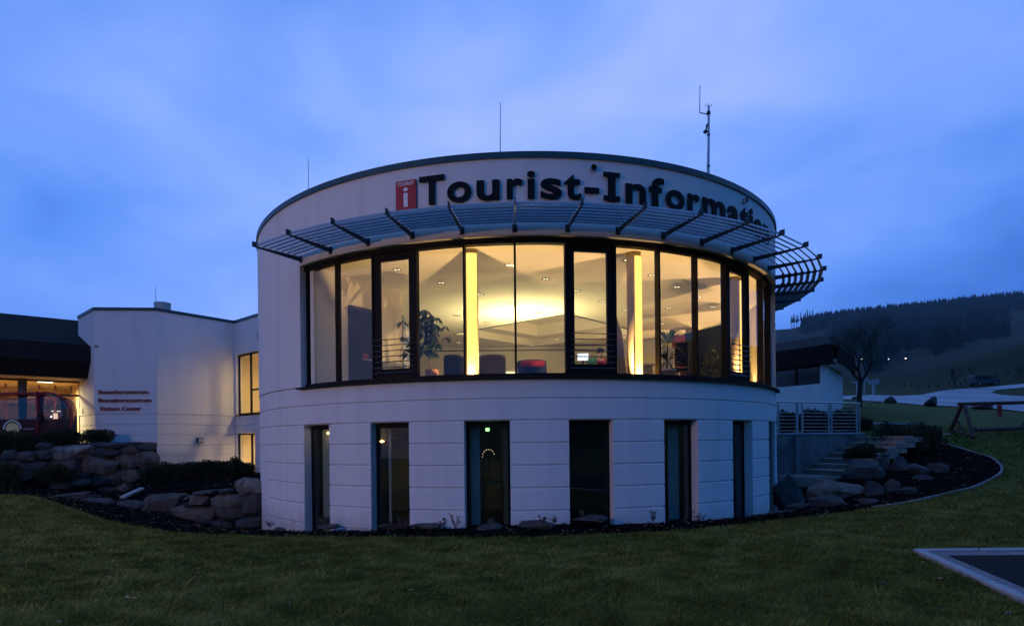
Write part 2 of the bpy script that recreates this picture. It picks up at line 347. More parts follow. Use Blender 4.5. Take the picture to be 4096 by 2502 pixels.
def drape(name, poly, step, zf, material, skirt=0.08):
    P = np.array([p[:2] for p in poly]); xs = np.arange(P[:, 0].min(), P[:, 0].max(), step); ys = np.arange(P[:, 1].min(), P[:, 1].max(), step)
    X, Y = np.meshgrid(xs, ys); X = X.ravel() + RNG.uniform(-.2, .2, X.size) * step; Y = Y.ravel() + RNG.uniform(-.2, .2, Y.size) * step
    k = inpoly(poly, X, Y)
    if skirt:
        dm = np.full(len(X), 1e9)
        for i in range(len(P)): dm = np.minimum(dm, np.hypot(X - P[i, 0], Y - P[i, 1]))
        k &= dm > step * .35
    pts = [Vector(p) for p in P] + [Vector((a, b)) for a, b in zip(X[k], Y[k])]
    r = geometry.delaunay_2d_cdt(pts, [], [list(range(len(P)))], 1, 1e-5)
    V = np.array([(v.x, v.y) for v in r[0]]); z = zf(V[:, 0], V[:, 1])
    me = bpy.data.meshes.new(name); me.from_pydata(np.column_stack([V, z]).tolist(), [], [tuple(f) for f in r[2]]); fixn(me)
    for f in me.polygons: f.use_smooth = True
    if me.polygons and sum(p.normal.z for p in me.polygons) < 0: me.flip_normals()
    me.materials.append(material); return link(name, me)

MULCH = mat('bark_mulch', (0.004, 0.004, 0.005), 0.95, col2=(0.012, 0.010, 0.010), vscale=22, bump=1.0, bscale=45, spec=0.0)
front = smooth_line([(-17.5, 18.2)] + [tuple(p[:2]) for p in FRONT], 6)
bed = front + [(13.2, 20.2), (12.3, 18.5), (10.4, 17.7), (9.0, 18.6), (6, 20), (-4, 20), (-9, 21), (-15, 25.2), (-25, 24), (-25, 19)]
def ripple(x, y): return 0.5 * (np.sin(x * 3.1 + 1.3 * np.sin(y * 2.3)) * np.cos(y * 3.7 + x)) 
def bedz(x, y):
    d = np.full(len(x), 9.0)
    for p in front: d = np.minimum(d, np.hypot(x - p[0], y - p[1]))
    return ground(x, y) + 0.015 + np.clip(d / .9, 0, 1) * (0.06 + 0.05 * ripple(x, y))
struct(drape('mulch_bed', bed, 0.22, bedz, MULCH))
def chips(name, poly, n, zf, cols, size=(.03, .09), seed=1):
    rg = np.random.default_rng(seed); P = np.array([p[:2] for p in poly]); out = []
    x = rg.uniform(P[:, 0].min(), P[:, 0].max(), n * 4); y = rg.uniform(P[:, 1].min(), P[:, 1].max(), n * 4)
    k = inpoly(poly, x, y) & (np.hypot(x - C0.x, y - C0.y) > R0 + .02); x = x[k][:n]; y = y[k][:n]; z = zf(x, y); n = len(x)
    a = rg.uniform(0, 6.28, n); l = rg.uniform(*size, n); w = l * rg.uniform(.2, .45, n); u = np.stack([np.cos(a), np.sin(a), rg.uniform(-.5, .5, n)], -1) * (l / 2)[:, None]
    v = np.stack([-np.sin(a), np.cos(a), rg.uniform(-.6, .6, n)], -1) * (w / 2)[:, None]; c = np.stack([x, y, z + rg.uniform(.004, .03, n)], -1)
    V = np.stack([c - u - v, c + u - v, c + u + v, c - u + v], 1).reshape(-1, 3); Fc = np.arange(4 * n).reshape(-1, 4)
    me = np_mesh(name, V, Fc, cols[0], False)
    for m in cols[1:]: me.materials.append(m)
    me.polygons.foreach_set('material_index', rg.choice(len(cols), n, p=[.62, .26, .12] if len(cols) == 3 else None).astype(np.int32))
    return struct(link(name, me), 'stuff')
CH = [mat('chip_dark', (0.008, 0.007, 0.008), 0.9, spec=0), mat('chip_brown', (0.040, 0.026, 0.018), 0.9, spec=0), mat('chip_pale', (0.16, 0.10, 0.055), 0.85)]
CHIPS = chips('bark_chips', bed, 26000, bedz, CH)

# ---- grass blades on the near lawn
def blades(name, n, box, seed, mats, lmin=.025, lmax=.068, wpow=1.0):
    rg = np.random.default_rng(seed)
    Y = box[2] * (box[3] / box[2]) ** rg.uniform(0, 1, n) ; X = rg.uniform(-1, 1, n) * Y * .98 + 0
    X = X + 0.04 * Y; ok = ~inpoly(bed, X, Y) & ~inpoly(PARK, X, Y) & (X > box[0]) & (X < box[1]); X = X[ok]; Y = Y[ok]; n = len(X)
    z = ground(X, Y) + 0.012 * np.sin(X * 2.1 + Y) * np.cos(Y * 1.7 - X * .6); far = np.clip(Y / 8, .7, 2.6)
    clump = .8 + .4 * np.clip(np.sin(X * 5.3 + 2 * np.sin(Y * 3.1)) * np.cos(Y * 6.1 + 2 * np.sin(X * 2.2)) + .5, 0, 1)
    h = rg.uniform(.5, 1, n) * rg.uniform(lmin, lmax, n) * clump * (1 + .15 * far); w = rg.uniform(.0028, .0060, n) * far ** 1.15; a = rg.uniform(0, 6.28, n); ln = rg.uniform(.5, 2.0, n) * h
    b = rg.uniform(0, 6.28, n) * .6 + 2.4 * np.sin(X * 3.1 + np.sin(Y * 2.2)) + 2.2 * np.sin(Y * 3.7 + np.cos(X * 1.9))
    c = np.stack([X, Y, z - .004], -1); s = np.stack([np.cos(a) * w, np.sin(a) * w, 0 * w], -1)
    t = c + np.stack([np.cos(b) * ln, np.sin(b) * ln, h], -1); m_ = c + np.stack([np.cos(b) * ln * .3, np.sin(b) * ln * .3, h * .6], -1)
    V = np.stack([c - s, c + s, m_ + s * .7, m_ - s * .7, t], 1).reshape(-1, 3); o = np.arange(n)[:, None] * 5
    Fc = np.concatenate([o + np.array([[0, 1, 2]]), o + np.array([[0, 2, 3]]), o + np.array([[3, 2, 4]])], 0)
    me = np_mesh(name, V, Fc, mats[0], True)
    for q in mats[1:]: me.materials.append(q)
    pn = .5 * np.sin(X * .7 + 1) * np.sin(Y * .9 + X * .3) + .7 * np.sin(X * 6.1 + 2 * np.sin(Y * 3.3)) * np.sin(Y * 7.3 + np.sin(X * 2.9)) + rg.normal(0, .6, n); mi = np.clip(np.digitize(pn, [-.2, .95]), 0, 2).astype(np.int32)
    me.polygons.foreach_set('material_index', np.concatenate([mi, mi, mi])); return struct(link(name, me), 'stuff')
GR = [mat('grass_dark', (0.080, 0.086, 0.012), 0.7, spec=.1), mat('grass_mid', (0.150, 0.165, 0.022), 0.7, spec=.1), mat('grass_dry', (0.27, 0.235, 0.065), 0.75, spec=.2)]
blades('lawn_grass', 430000, (-17, 19, 4.6, 24), 3, GR)

# ---- parking corner: asphalt, kerb stones and gutter stones
ASPH = mat('asphalt', (0.016, 0.017, 0.019), 0.95, spec=.1, var=.3, vscale=14, bump=.5, bscale=120)
CONC = mat('pale_concrete', (0.32, 0.33, 0.34), 0.85, var=.12, vscale=5, bump=.3, bscale=40)
def flat(name, poly, z, m): o = obj(name, MB().add([(p[0], p[1], z) for p in poly], [tuple(range(len(poly)))]), m); return struct(o)
GUT = mat('gutter_concrete', (.17, .165, .17), .85, var=.2, vscale=6)
n1 = Vector((-d1.y, d1.x, 0)); n1 = n1 if n1.dot(d2) > 0 else -n1
n2 = Vector((-d2.y, d2.x, 0)); n2 = n2 if n2.dot(d1) > 0 else -n2
flat('asphalt', PARK, .008, ASPH)
ks = thing('kerb', 'pale stone kerb with gutter course round the dark asphalt corner', 'kerb', tuple(PK0))
for d, nn, ln in ((d1, n1, 9.0), (d2, n2, 7.0)):
    k = 0.0 if d is d1 else .13
    while k < ln:
        a = PK0 + d * (k + .004) + nn * .06; b = PK0 + d * (k + .992) + nn * .06
        obj('kerb_stone', MB().bar(a + Vector((0, 0, .0)), b + Vector((0, 0, .0)), .12, .11), CONC, ks, bevel=.012); k += 1.0
    k = .13
    while k < ln:
        a = PK0 + d * (k + .004) + nn * .225; b = PK0 + d * (k + .32) + nn * .225
        obj('gutter_stone', MB().bar(a, b, .19, .04), GUT, ks, bevel=.005); k += .33
tag(obj('paper_scrap', MB().box((0, 0, 0), (.05, .035, .012), .5), mat('paper', (.7, .7, .68), .8)), 'small white scrap of paper lying on the lawn below the kerb', 'litter').location = gp(4035, 2450)

# ------------------------------------------------------------------ the round tourist office
TB = thing('round_building', 'white round two storey tourist office with lit glazed upper floor', 'building', (C0.x, C0.y, 0))
ZG = [2.484, 2.046, 1.588, 1.136, .68, .22, -.24, -.70, -1.15]; ZSTEP = 2.94
PIT = 7.75
def grid(k): return -2.05 + PIT * k
LWIN = [(grid(k) - .05, grid(k) + 6.75) for k in (-5, -3, -1, 1, 3, 5, 7)]
cg = .016
def course(z0, z1, r=R0, depth=.30): return [(r - .024, z0 + cg * .5), (r, z0 + cg * 1.9), (r, z1 - cg * 1.2), (r - .024, z1 - cg * .2), (r - depth, z1 - cg * .2), (r - depth, z0 + cg * .5)]
obj('wall_band', MB().ring(-180, 180, course(ZG[0], ZSTEP - .002)), PLASTER, TB, bevel=0)
obj('wall_band', MB().ring(-180, 180, course(ZG[1], ZG[0])), PLASTER, TB)
obj('wall_core', MB().ring(-180, 180, [(R0 - .03, 2.05), (R0 - .03, 2.93), (R0 - .28, 2.93), (R0 - .28, 2.05)]), PLASTER, TB)
gaps = []; last = -180.0
for a, b in LWIN: gaps.append((last, a)); last = b
gaps.append((last, 180.0))
for a, b in gaps:
    obj('wall_core', MB().ring(a + .06, b - .06, [(R0 - .03, -1.2), (R0 - .03, 2.05), (R0 - .28, 2.05), (R0 - .28, -1.2)]), PLASTER, TB)
    for i in range(1, len(ZG) - 1):
        obj('wall_panel', MB().ring(a, b, course(ZG[i + 1], ZG[i], depth=.29)), PLASTER, TB)
TL, TR = grid(-5) - .55, grid(9) + .6
Z0, Z1 = 2.955, 5.745          # glazing band
obj('upper_wall', MB().ring(TR, 360 + TL, [(R0 + .018, ZSTEP + .004), (R0 + .018, 5.80), (R0 - .28, 5.80), (R0 - .28, ZSTEP + .004)]), PLASTER, TB)
obj('parapet_wall', MB().ring(-180, 180, [(R0 + .018, 5.80), (R0 + .018, 7.33), (R0 - .28, 7.33), (R0 - .28, 5.80)]), PLASTER, TB)
obj('coping', MB().ring(-180, 180, [(R0 + .055, 7.318), (R0 + .055, 7.445), (R0 - .34, 7.43), (R0 - .34, 7.33), (R0 + .04, 7.33)]), COPING, TB)
obj('flat_roof', MB().ring(-180, 180, [(.01, 7.0), (R0 - .28, 7.0), (R0 - .28, 7.1), (.01, 7.1)], 6), mat('roof_gravel', (.12, .12, .12), .9), TB)
LIN = mat('lintel', (0.60, 0.57, 0.55), .9, bump=.3, bscale=55)
obj('lintel', MB().ring(TL, TR, [(R0 + .018, Z1 + .03), (R0 + .018, 5.797), (R0 - .28, 5.797), (R0 - .28, Z1 + .03)]), PLASTER, TB)
obj('sill_ledge', MB().ring(TL - .6, TR, [(R0 + .10, 2.885), (R0 + .10, 2.925), (R0 - .22, 2.965), (R0 - .22, 2.945), (R0 + .085, 2.905), (R0 + .085, 2.885)]), FRAME, TB)
obj('floor_slab', MB().ring(-180, 180, [(.01, 2.62), (R0 - .29, 2.62), (R0 - .29, 2.93), (.01, 2.93)], 6), mat('office_floor', (.16, .12, .09), .4, var=.1), TB)
obj('ground_slab', MB().ring(-180, 180, [(.01, -.30), (R0 - .29, -.30), (R0 - .29, -.12), (.01, -.12)], 6), mat('lower_floor', (.05, .045, .045), .4), TB)
# glazing: fixed panes and French windows on the pitch of the mullions
RG = R0 - .17
DOORS = (-3, 1, 5, 9)
for k in range(-5, 10):
    a = grid(k)
    obj('mullion', MB().ring(a - .16, a + .16, [(RG + .06, Z0), (RG + .06, Z1), (RG - .09, Z1), (RG - .09, Z0)], 1), FRAME, TB)
obj('head_frame', MB().ring(TL, TR, [(RG + .07, Z1 - .085), (RG + .07, Z1 + .03), (RG - .09, Z1 + .03), (RG - .09, Z1 - .085)]), FRAME, TB)
obj('bottom_frame', MB().ring(TL, TR, [(RG + .07, Z0 - .01), (RG + .07, Z0 + .055), (RG - .09, Z0 + .055), (RG - .09, Z0 - .01)]), FRAME, TB)
def chord(a0, a1, r, z0, z1, th=.012):
    p, q = cyl(a0, r, z0), cyl(a1, r, z0); n = cyl((a0 + a1) / 2, 1, 0) - cyl((a0 + a1) / 2, 0, 0); m = MB()
    vs = [v + n * o + Vector((0, 0, h)) for o in (0, -th) for v in (p, q) for h in (0, z1 - z0)]
    return m.add(vs, [(0, 2, 3, 1), (4, 5, 7, 6), (0, 1, 5, 4), (2, 6, 7, 3), (0, 4, 6, 2), (1, 3, 7, 5)])
def chord1(a0, a1, r, z0, z1):
    p, q = cyl(a0, r, z0), cyl(a1, r, z0); u = Vector((0, 0, z1 - z0)); return MB().add([p, q, q + u, p + u], [(0, 1, 2, 3)])
for k in range(-5, 9):
    a0, a1 = grid(k) + .16, grid(k + 1) - .16
    if k in DOORS:
        f = MB(); w = .145 / RG * 57.3
        f.add(*(lambda m: (m.v, m.f))(chord(a0, a0 + w, RG + .03, Z0 + .05, Z1 - .08, .08)))
        f.add(*(lambda m: (m.v, m.f))(chord(a1 - w, a1, RG + .03, Z0 + .05, Z1 - .08, .08)))
        f.add(*(lambda m: (m.v, m.f))(chord(a0 + w, a1 - w, RG + .03, Z0 + .05, Z0 + .245, .08)))
        f.add(*(lambda m: (m.v, m.f))(chord(a0 + w, a1 - w, RG + .03, Z1 - .235, Z1 - .08, .08)))
        fr = obj('french_window', f, FRAME, TB)
        obj('pane', chord1(a0 + w, a1 - w, RG, Z0 + .245, Z1 - .235), GLASS, fr)
        for j in range(7):
            z = Z0 + .15 + j * .118
            obj('guard_rail', MB().tube(cyl(a0 + .25, RG + .11, z), cyl(a1 - .25, RG + .11, z), .011, n=6), DARKBAR, fr)
    else:
        obj('pane', chord1(a0, a1, RG - .005, Z0 + .05, Z1 - .08), GLASS, TB)
# tall lower windows
for i, (a, b) in enumerate(LWIN):
    z0, z1 = -.9, ZG[1] - .02; r = R0 - .22; w = .05 / r * 57.3
    f = MB()
    for q in (chord(a + .02, a + w, r + .02, z0, z1, .07), chord(b - w, b - .02, r + .02, z0, z1, .07), chord(a + w, b - w, r + .02, z1 - .09, z1, .07), chord(a + w, b - w, r + .02, z0, z0 + .06, .07)): f.add(q.v, q.f)
    fr = obj('tall_window', f, FRAME, TB)
    obj('pane', chord1(a + w, b - w, r, z0 + .06, z1 - .09), GLASS_D, fr)
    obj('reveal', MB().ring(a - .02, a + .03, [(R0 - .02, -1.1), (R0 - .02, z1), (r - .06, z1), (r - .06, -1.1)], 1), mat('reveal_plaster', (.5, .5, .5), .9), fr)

# ---- sunshade: fins and straight louvre blades on the same pitch
SS = thing('sunshade', 'curved metal sunshade of radiating fins and louvre blades above the glazed floor', 'sunshade', (C0.x, C0.y, 5.85))
KS = list(range(-5, 20))
for k in KS:
    a = grid(k); t = rad(a); n = Vector((math.sin(t), -math.cos(t), 0)); s = Vector((math.cos(t), math.sin(t), 0)) * .011
    prof = [(R0 + .02, 5.855), (R0 + .02, 5.965), (8.98, 5.955), (9.02, 6.045), (9.12, 6.045), (9.12, 5.93)]
    vs = [Vector((C0.x, C0.y, z)) + n * r + q for q in (s, -s) for r, z in prof]; m = len(prof)
    o = obj('fin', MB().add(vs, [tuple(range(m)), tuple(range(m, 2 * m))[::-1]] + [(i, (i + 1) % m, m + (i + 1) % m, m + i) for i in range(m)]), FINM, SS)
    obj('bracket', MB().box(cyl(a, R0 + .02, 5.91), (.09, .03, .16), t), FINM, o)
    if k == KS[-1]: continue
    for j in range(7):
        r = 8.12 + j * .148; a1 = grid(k + 1); p = cyl(a, r, 5.985); q = cyl(a1, r, 5.985)
        d = (q - p).normalized(); nn = Vector((-d.y, d.x, 0)); nn = nn if nn.dot(n) > 0 else -nn; p += d * .02; q -= d * .02
        tl = rad(-48); ax = nn * math.cos(tl) + Vector((0, 0, math.sin(tl))); ay = ax.cross(d); vs = []
        for e in (p, q):
            for i in range(10):
                u = 2 * math.pi * i / 10; vs.append(e + ax * .056 * math.cos(u) + ay * .016 * math.sin(u))
        fs = [(i, (i + 1) % 10, 10 + (i + 1) % 10, 10 + i) for i in range(10)] + [tuple(range(10)), tuple(range(10, 20))[::-1]]
        obj('louvre_blade', MB().add(vs, fs), BLADE, SS, smooth=False)

# ---- lettering, plaque, outlets, masts
def glyph(ch, body=None, bold=.025, extr=.025):
    c = bpy.data.curves.new('t', 'FONT'); c.body = ch; c.size = 1.0; c.offset = bold; c.extrude = extr; c.resolution_u = 6
    o = bpy.data.objects.new('t', c); COL.objects.link(o); bpy.context.view_layer.update()
    me = bpy.data.meshes.new_from_object(o.evaluated_get(bpy.context.evaluated_depsgraph_get())); bpy.data.objects.remove(o); bpy.data.curves.remove(c)
    return me
def gverts(me): v = np.zeros(len(me.vertices) * 3); me.vertices.foreach_get('co', v); return v.reshape(-1, 3)
def cyl_letter(ch, x0, x1, zb, S, r, thick, m, parent, name='letter'):
    me = glyph(ch, extr=.5); v = gverts(me); lx, hx = v[:, 0].min(), v[:, 0].max()
    if ch == 'I':   # slab serifs
        pass
    u = x0 + (v[:, 0] - lx) / (hx - lx) * (x1 - x0); z = zb + v[:, 1] * S; d = r + v[:, 2] * thick
    th = u / r; w = np.stack([C0.x + d * np.sin(th), C0.y - d * np.cos(th), z], -1)
    me.vertices.foreach_set('co', w.astype(np.float32).ravel()); me.update(); me.materials.clear(); me.materials.append(m)
    return link(name, me, parent)
SG = thing('wall_lettering', 'large black raised letters reading Tourist-Information on the parapet', 'sign', tuple(cyl(15, R0, 6.5)))
LT = [('T', -2.252, -1.709), ('o', -1.655, -1.152), ('u', -1.045, -.575), ('r', -.435, -.1), ('i', -.025, .134), ('s', .241, .676), ('t', .722, 1.072), ('-', 1.142, 1.451), ('I', 1.545, 1.905),
      ('n', 2.031, 2.503), ('f', 2.578, 2.946), ('o', 2.99, 3.486), ('r', 3.585, 3.937), ('m', 4.02, 4.78), ('a', 4.88, 5.34), ('t', 5.42, 5.77), ('i', 5.86, 6.02), ('o', 6.11, 6.60), ('n', 6.72, 7.19)]
gT = gverts(glyph('T')); capS = .575 / gT[:, 1].max()
for ch, a, b in LT:
    o = cyl_letter(ch, a if ch != 'I' else a + .10, b if ch != 'I' else b - .10, 6.50, capS, R0 + .062, .024, LETTER, SG)
    if ch == 'I':
        for z in (6.50, 7.075):
            s = 1 if z < 6.8 else -1
            obj('serif', MB().ring(a / (R0 + .062) * 57.3, b / (R0 + .062) * 57.3, [(R0 + .073, z), (R0 + .073, z + s * .095), (R0 + .051, z + s * .095), (R0 + .051, z)], 1), LETTER, o)
PL = thing('tourist_plaque', 'red plaque with white i left of the black lettering', 'sign', tuple(cyl(-18.5, R0, 6.4)))
pa, pb = -2.79 / 7.97 * 57.3, -2.33 / 7.97 * 57.3
RED = mat('sign_red', (.40, .004, .016), .45, var=.05); WHT = mat('sign_white', (.8, .8, .82), .5)
pm = chord(pa, pb, R0 + .075, 6.36, 7.05, .05); obj('panel', pm, RED, PL, bevel=.004)
def plaque_text(body, zc, height, width, rr, name):
    me = glyph(body, bold=.012, extr=.5); v = gverts(me); lo, hi = v.min(0), v.max(0); am = (pa + pb) / 2
    p, q = cyl(pa, R0 + .075, 0), cyl(pb, R0 + .075, 0); d = (q - p).normalized(); n = Vector((d.y, -d.x, 0)); c = (p + q) / 2
    u = ((v[:, 0] - lo[0]) / (hi[0] - lo[0]) - .5) * width; z = zc + ((v[:, 1] - lo[1]) / (hi[1] - lo[1]) - .5) * height; o = .004 + v[:, 2] * .006
    w = np.stack([c.x + d.x * u + n.x * o, c.y + d.y * u + n.y * o, z], -1); me.vertices.foreach_set('co', w.astype(np.float32).ravel()); me.update(); me.materials.clear(); me.materials.append(WHT)
    return link(name, me, PL)
plaque_text('TOURIST', 6.98, .075, .39, 0, 'word'); plaque_text('i', 6.70, .40, .105, 0, 'information_mark'); plaque_text('INFORMATION', 6.415, .05, .40, 0, 'word')
for px, py, lb in ((2370, 677, 'round black overflow outlet in the parapet above the hyphen'), (2972, 805, 'round overflow outlet in the parapet near the end of the lettering')):
    th, z = thof(px, py, R0); t = thing('overflow_outlet', lb, 'outlet', tuple(cyl(th, R0, z)))
    obj('pipe', MB().tube(cyl(th, R0 - .02, z), cyl(th, R0 + .10, z), .06, n=16, cap=False), STEEL, t); obj('opening', MB().tube(cyl(th, R0 + .0, z), cyl(th, R0 + .06, z), .052, n=16), LETTER, t)
def rod(px, y0, y1, Y, r, lb, thick_to=None):
    b = atY(px, y1 + 25, Y); tp = atY(px, y0, Y); t = thing('lightning_rod', lb, 'rod', tuple(b), group='lightning rods on the roofs')
    obj('rod', MB().tube(b, tp, r, r * .6, 6), STEEL, t); obj('foot', MB().lathe(b, [(0, -.1), (.07, -.1), (.07, .06), (.02, .1), (0, .1)], 10), CONC, t)
rod(1233, 635, 763, 14.6, .012, 'thin lightning rod at the left shoulder of the round roof')
rod(2001, 410, 612, 12.7, .014, 'tall lightning rod above the word Tourist on the round roof')
rod(623, 1146, 1225, 26.5, .016, 'short lightning rod beside the round vent of the left wing')
MS = thing('weather_mast', 'steel mast with wind sensor and offset rod on the round roof', 'mast', tuple(atY(2832, 715, 14.2)))
Ym = 14.2
obj('pole', MB().path([atY(2833, 715, Ym), atY(2834.5, 545, Ym), atY(2834.5, 424, Ym)], [.032, .028, .024], 10), STEEL, MS)
obj('side_cable', MB().tube(atY(2827.5, 700, Ym), atY(2831, 560, Ym), .008, n=5), STEEL, MS)
for y in (665, 540): obj('clamp', MB().tube(atY(2834, y - 2, Ym), atY(2834, y + 2, Ym), .042, n=10), FINM, MS)
obj('offset_rod', MB().path([atY(2830, 457, Ym), atY(2798.5, 451, Ym), atY(2800, 341, Ym)], [.012, .012, .009], 6), STEEL, MS)
obj('clamp', MB().tube(atY(2834, 459, Ym), atY(2834, 447, Ym), .045, n=10), FINM, MS)
obj('sensor_arm', MB().path([atY(2832, 495, Ym), atY(2827, 500, Ym), atY(2824, 522, Ym)], [.02, .02, .02], 6), FINM, MS)
obj('wind_sensor', MB().lathe(atY(2821.5, 528, Ym), [(0, -.03), (.03, -.03), (.055, .0), (.045, .03), (0, .04)], 12), FINM, MS)
hk = MB()
for s in (-1, 1):
    pts = [atY(2834.5 + s * (12 * math.sin(u)), 425 - 2 + 3 - 5 * (1 - math.cos(u)), Ym) for u in np.linspace(0, 2.4, 8)]
    hk.path(pts, [.006] * 8, 5)
hk.tube(atY(2834.5, 424, Ym), atY(2834.5, 413, Ym), .007, n=5); obj('bird_spikes', hk, STEEL, MS)
bx_ = atY(1041, 1320, 16.9)
tag(obj('wall_box', MB().tube(cyl(-75, R0 + .0, 4.9), cyl(-75, R0 + .07, 4.9), .16, n=16), STEEL), 'round fitting on the left edge of the round building', 'fitting')

# ------------------------------------------------------------------ interior of the lit floor
CZ = 5.735
CEIL = mat('ceiling_white', (0.78, 0.74, 0.64), .9, spec=.1)
hole = [Vector((2.7, 19.5)), Vector((-1.2, 22.9)), Vector((2.1, 26.2)), Vector((6.0, 23.1))]
circ = [cyl(a, R0 - .30, CZ) for a in np.linspace(-180, 180, 97)[:-1]]
r_ = geometry.delaunay_2d_cdt([Vector(p[:2]) for p in circ] + hole, [], [list(range(96))], 1, 1e-5)
r2 = geometry.delaunay_2d_cdt([Vector(p[:2]) for p in circ] + hole, [(96, 97), (97, 98), (98, 99), (99, 96)], [], 0, 1e-5)
fs = []
for f in r2[2]:
    c = sum((r2[0][i] for i in f), Vector((0, 0))) / len(f)
    if not inpoly([tuple(h) for h in hole], np.array([c.x]), np.array([c.y]))[0]: fs.append(tuple(f))
cm = MB().add([(v.x, v.y, CZ) for v in r2[0]], fs)
obj('ceiling', cm, CEIL, TB)
hc = sum(hole, Vector((0, 0))) / 4
def scaled(k): return [hc + (h - hc) * k for h in hole]
cf = MB()
def ringq(A, za, B, zb):
    for i in range(4):
        j = (i + 1) % 4; cf.add([(*A[i], za), (*A[j], za), (*B[j], zb), (*B[i], zb)], [(0, 1, 2, 3)])
ringq(scaled(1.0), CZ, scaled(1.0), CZ + .28); ringq(scaled(1.0), CZ + .28, scaled(.72), CZ + .28); ringq(scaled(.72), CZ + .28, scaled(.72), CZ + .75)
cf.add([(*p, CZ + .75) for p in scaled(.72)], [(0, 1, 2, 3)]); obj('ceiling_coffer', cf, CEIL, TB)
sl = MB()
for A, B in ((hole[0], hole[1]), (hole[0], hole[3])):
    sl.bar((*A, CZ - .004), (*B, CZ - .004), .07, .02)
obj('slot_diffuser', sl, mat('slot_dark', (.06, .055, .04), .6), TB)
LWARM = (1.0, .74, .38)
# partition wall on the left, with its return
def wallbox(p, q, z0, z1, th, m, name, parent, bevel=0):
    return obj(name, MB().bar((p[0], p[1], (z0 + z1) / 2), (q[0], q[1], (z0 + z1) / 2), th, z1 - z0), m, parent)
wallbox((-4.05, 14.05), (-2.3, 16.3), 2.93, CZ, .14, PLASTER_IN, 'partition_wall', TB)
wallbox((-2.36, 16.3), (-5.2, 19.2), 2.93, CZ, .12, PLASTER_IN, 'partition_wall', TB)
obj('back_wall', MB().bar((-5.4, 26.35, 4.33), (7.2, 26.35, 4.33), .12, 2.8), PLASTER_IN, TB)
ln = MB(); ln.bar((-5.3, 26.25, CZ - .16), (7.2, 26.25, CZ - .16), .04, .04); obj('picture_rail', ln, mat('trim_brown', (.12, .09, .05), .6), TB)
obj('doorway_light', MB().bar((.8, 26.26, 3.98), (1.75, 26.26, 3.98), .03, 1.3), mat('lit_room', (.8, .8, .6), .8, emit=(1, .93, .55), estr=1.3), TB)
obj('inner_wall', MB().ring(76, 180, [(R0 - .285, 2.93), (R0 - .285, CZ), (R0 - .31, CZ), (R0 - .31, 2.93)], 4), PLASTER_IN, TB)
obj('inner_wall', MB().ring(-180, TL, [(R0 - .285, 2.93), (R0 - .285, CZ), (R0 - .31, CZ), (R0 - .31, 2.93)], 4), PLASTER_IN, TB)
# blue cabinet door set in the partition wall
d0, d1_ = atY(1390, 1400, 14.62), atY(1488, 1400, 15.05)
NAVY = mat('navy_door', (.010, .016, .048), .6, spec=.1, var=.1)
pd = Vector((1.75, 2.25, 0)).normalized(); pn = Vector((pd.y, -pd.x, 0)); base = Vector((-4.05, 14.05, 0))
def onw(px): a = ray(px, 1500)[0]; s = (a * base.y - base.x) / (pd.x - a * pd.y); return base + pd * s
p, q = onw(1388), onw(1500); off = pn * .09
DR = obj('inner_door', MB().bar((p + off) + Vector((0, 0, 3.93)), (q + off) + Vector((0, 0, 3.93)), .05, 2.0), NAVY, TB)
obj('door_frame', MB().bar((p + off * 1.3) + Vector((0, 0, 4.97)), (q + off * 1.3) + Vector((0, 0, 4.97)), .07, .08), mat('door_trim', (.02, .02, .04), .4), DR)
obj('door_shelf', MB().bar((p + (q - p) * .4 + off * 1.5) + Vector((0, 0, 3.72)), (p + (q - p) * .85 + off * 1.5) + Vector((0, 0, 3.72)), .05, .03), STEEL, DR)
obj('door_book', MB().bar((p + (q - p) * .42 + off * 1.6) + Vector((0, 0, 3.80)), (p + (q - p) * .6 + off * 1.6) + Vector((0, 0, 3.80)), .05, .12), mat('book_red', (.3, .03, .03), .6), DR)
# luminous columns: white shaft with a lamp strip on its window side
COLM = mat('column_plaster', (.50, .40, .26), .8, spec=.1); STRIP = mat('lamp_strip', (.16, .10, .04), .5, spec=.1, emit=(1.0, .56, .11), estr=2.0)
for a, lb in ((-9.6, 'brightly lit yellow column behind the pane left of the middle mullion'), (19.4, 'brightly lit yellow column right of the central French window'), (50.0, 'brightly lit column behind the right hand French window'), (80, 'slim lit column at the right end of the glazing'), (110, 'lit column deep inside at the right rear')):
    c = cyl(a, 7.18, 2.93); t = thing('lit_column', lb, 'column', tuple(c), group='lit columns along the glazing')
    obj('shaft', MB().tube(c, c + Vector((0, 0, CZ - 2.93)), .155, n=28), COLM, t, smooth=True)
    n = Vector((math.sin(rad(a + 8)), -math.cos(rad(a + 8)), 0)); pp = c + n * .17
    cv = MB(); k = 14; vs = []
    for zz in (3.0, CZ - .10):
        for i in range(k + 1):
            u = rad(a + 18) + (i / k - .5) * rad(88); vs.append(Vector((c.x + .172 * math.sin(u), c.y - .172 * math.cos(u), zz)))
    cv.add(vs, [(i, i + 1, k + 2 + i, k + 1 + i) for i in range(k)])
    obj('light_cover', cv, STRIP, t, smooth=True)
    ld = bpy.data.lights.new('column_uplight', 'SPOT'); ld.energy = 310; ld.color = (1, .60, .24); ld.spot_size = rad(104); ld.spot_blend = .12; ld.shadow_soft_size = .012
    lo = bpy.data.objects.new('column_uplight', ld); COL.objects.link(lo); lo.location = c + n * .36 + Vector((0, 0, .09)); lo.rotation_euler = (n * .67 - Vector((0, 0, .74))).to_track_quat('Z', 'Y').to_euler()
    lo.parent = t; lo.matrix_parent_inverse = WI[t.name]
    obj('spot_lamp', MB().tube(c + n * .36 + Vector((0, 0, .005)), c + n * .36 + Vector((0, 0, .06)), .035, n=10), STEEL, t)
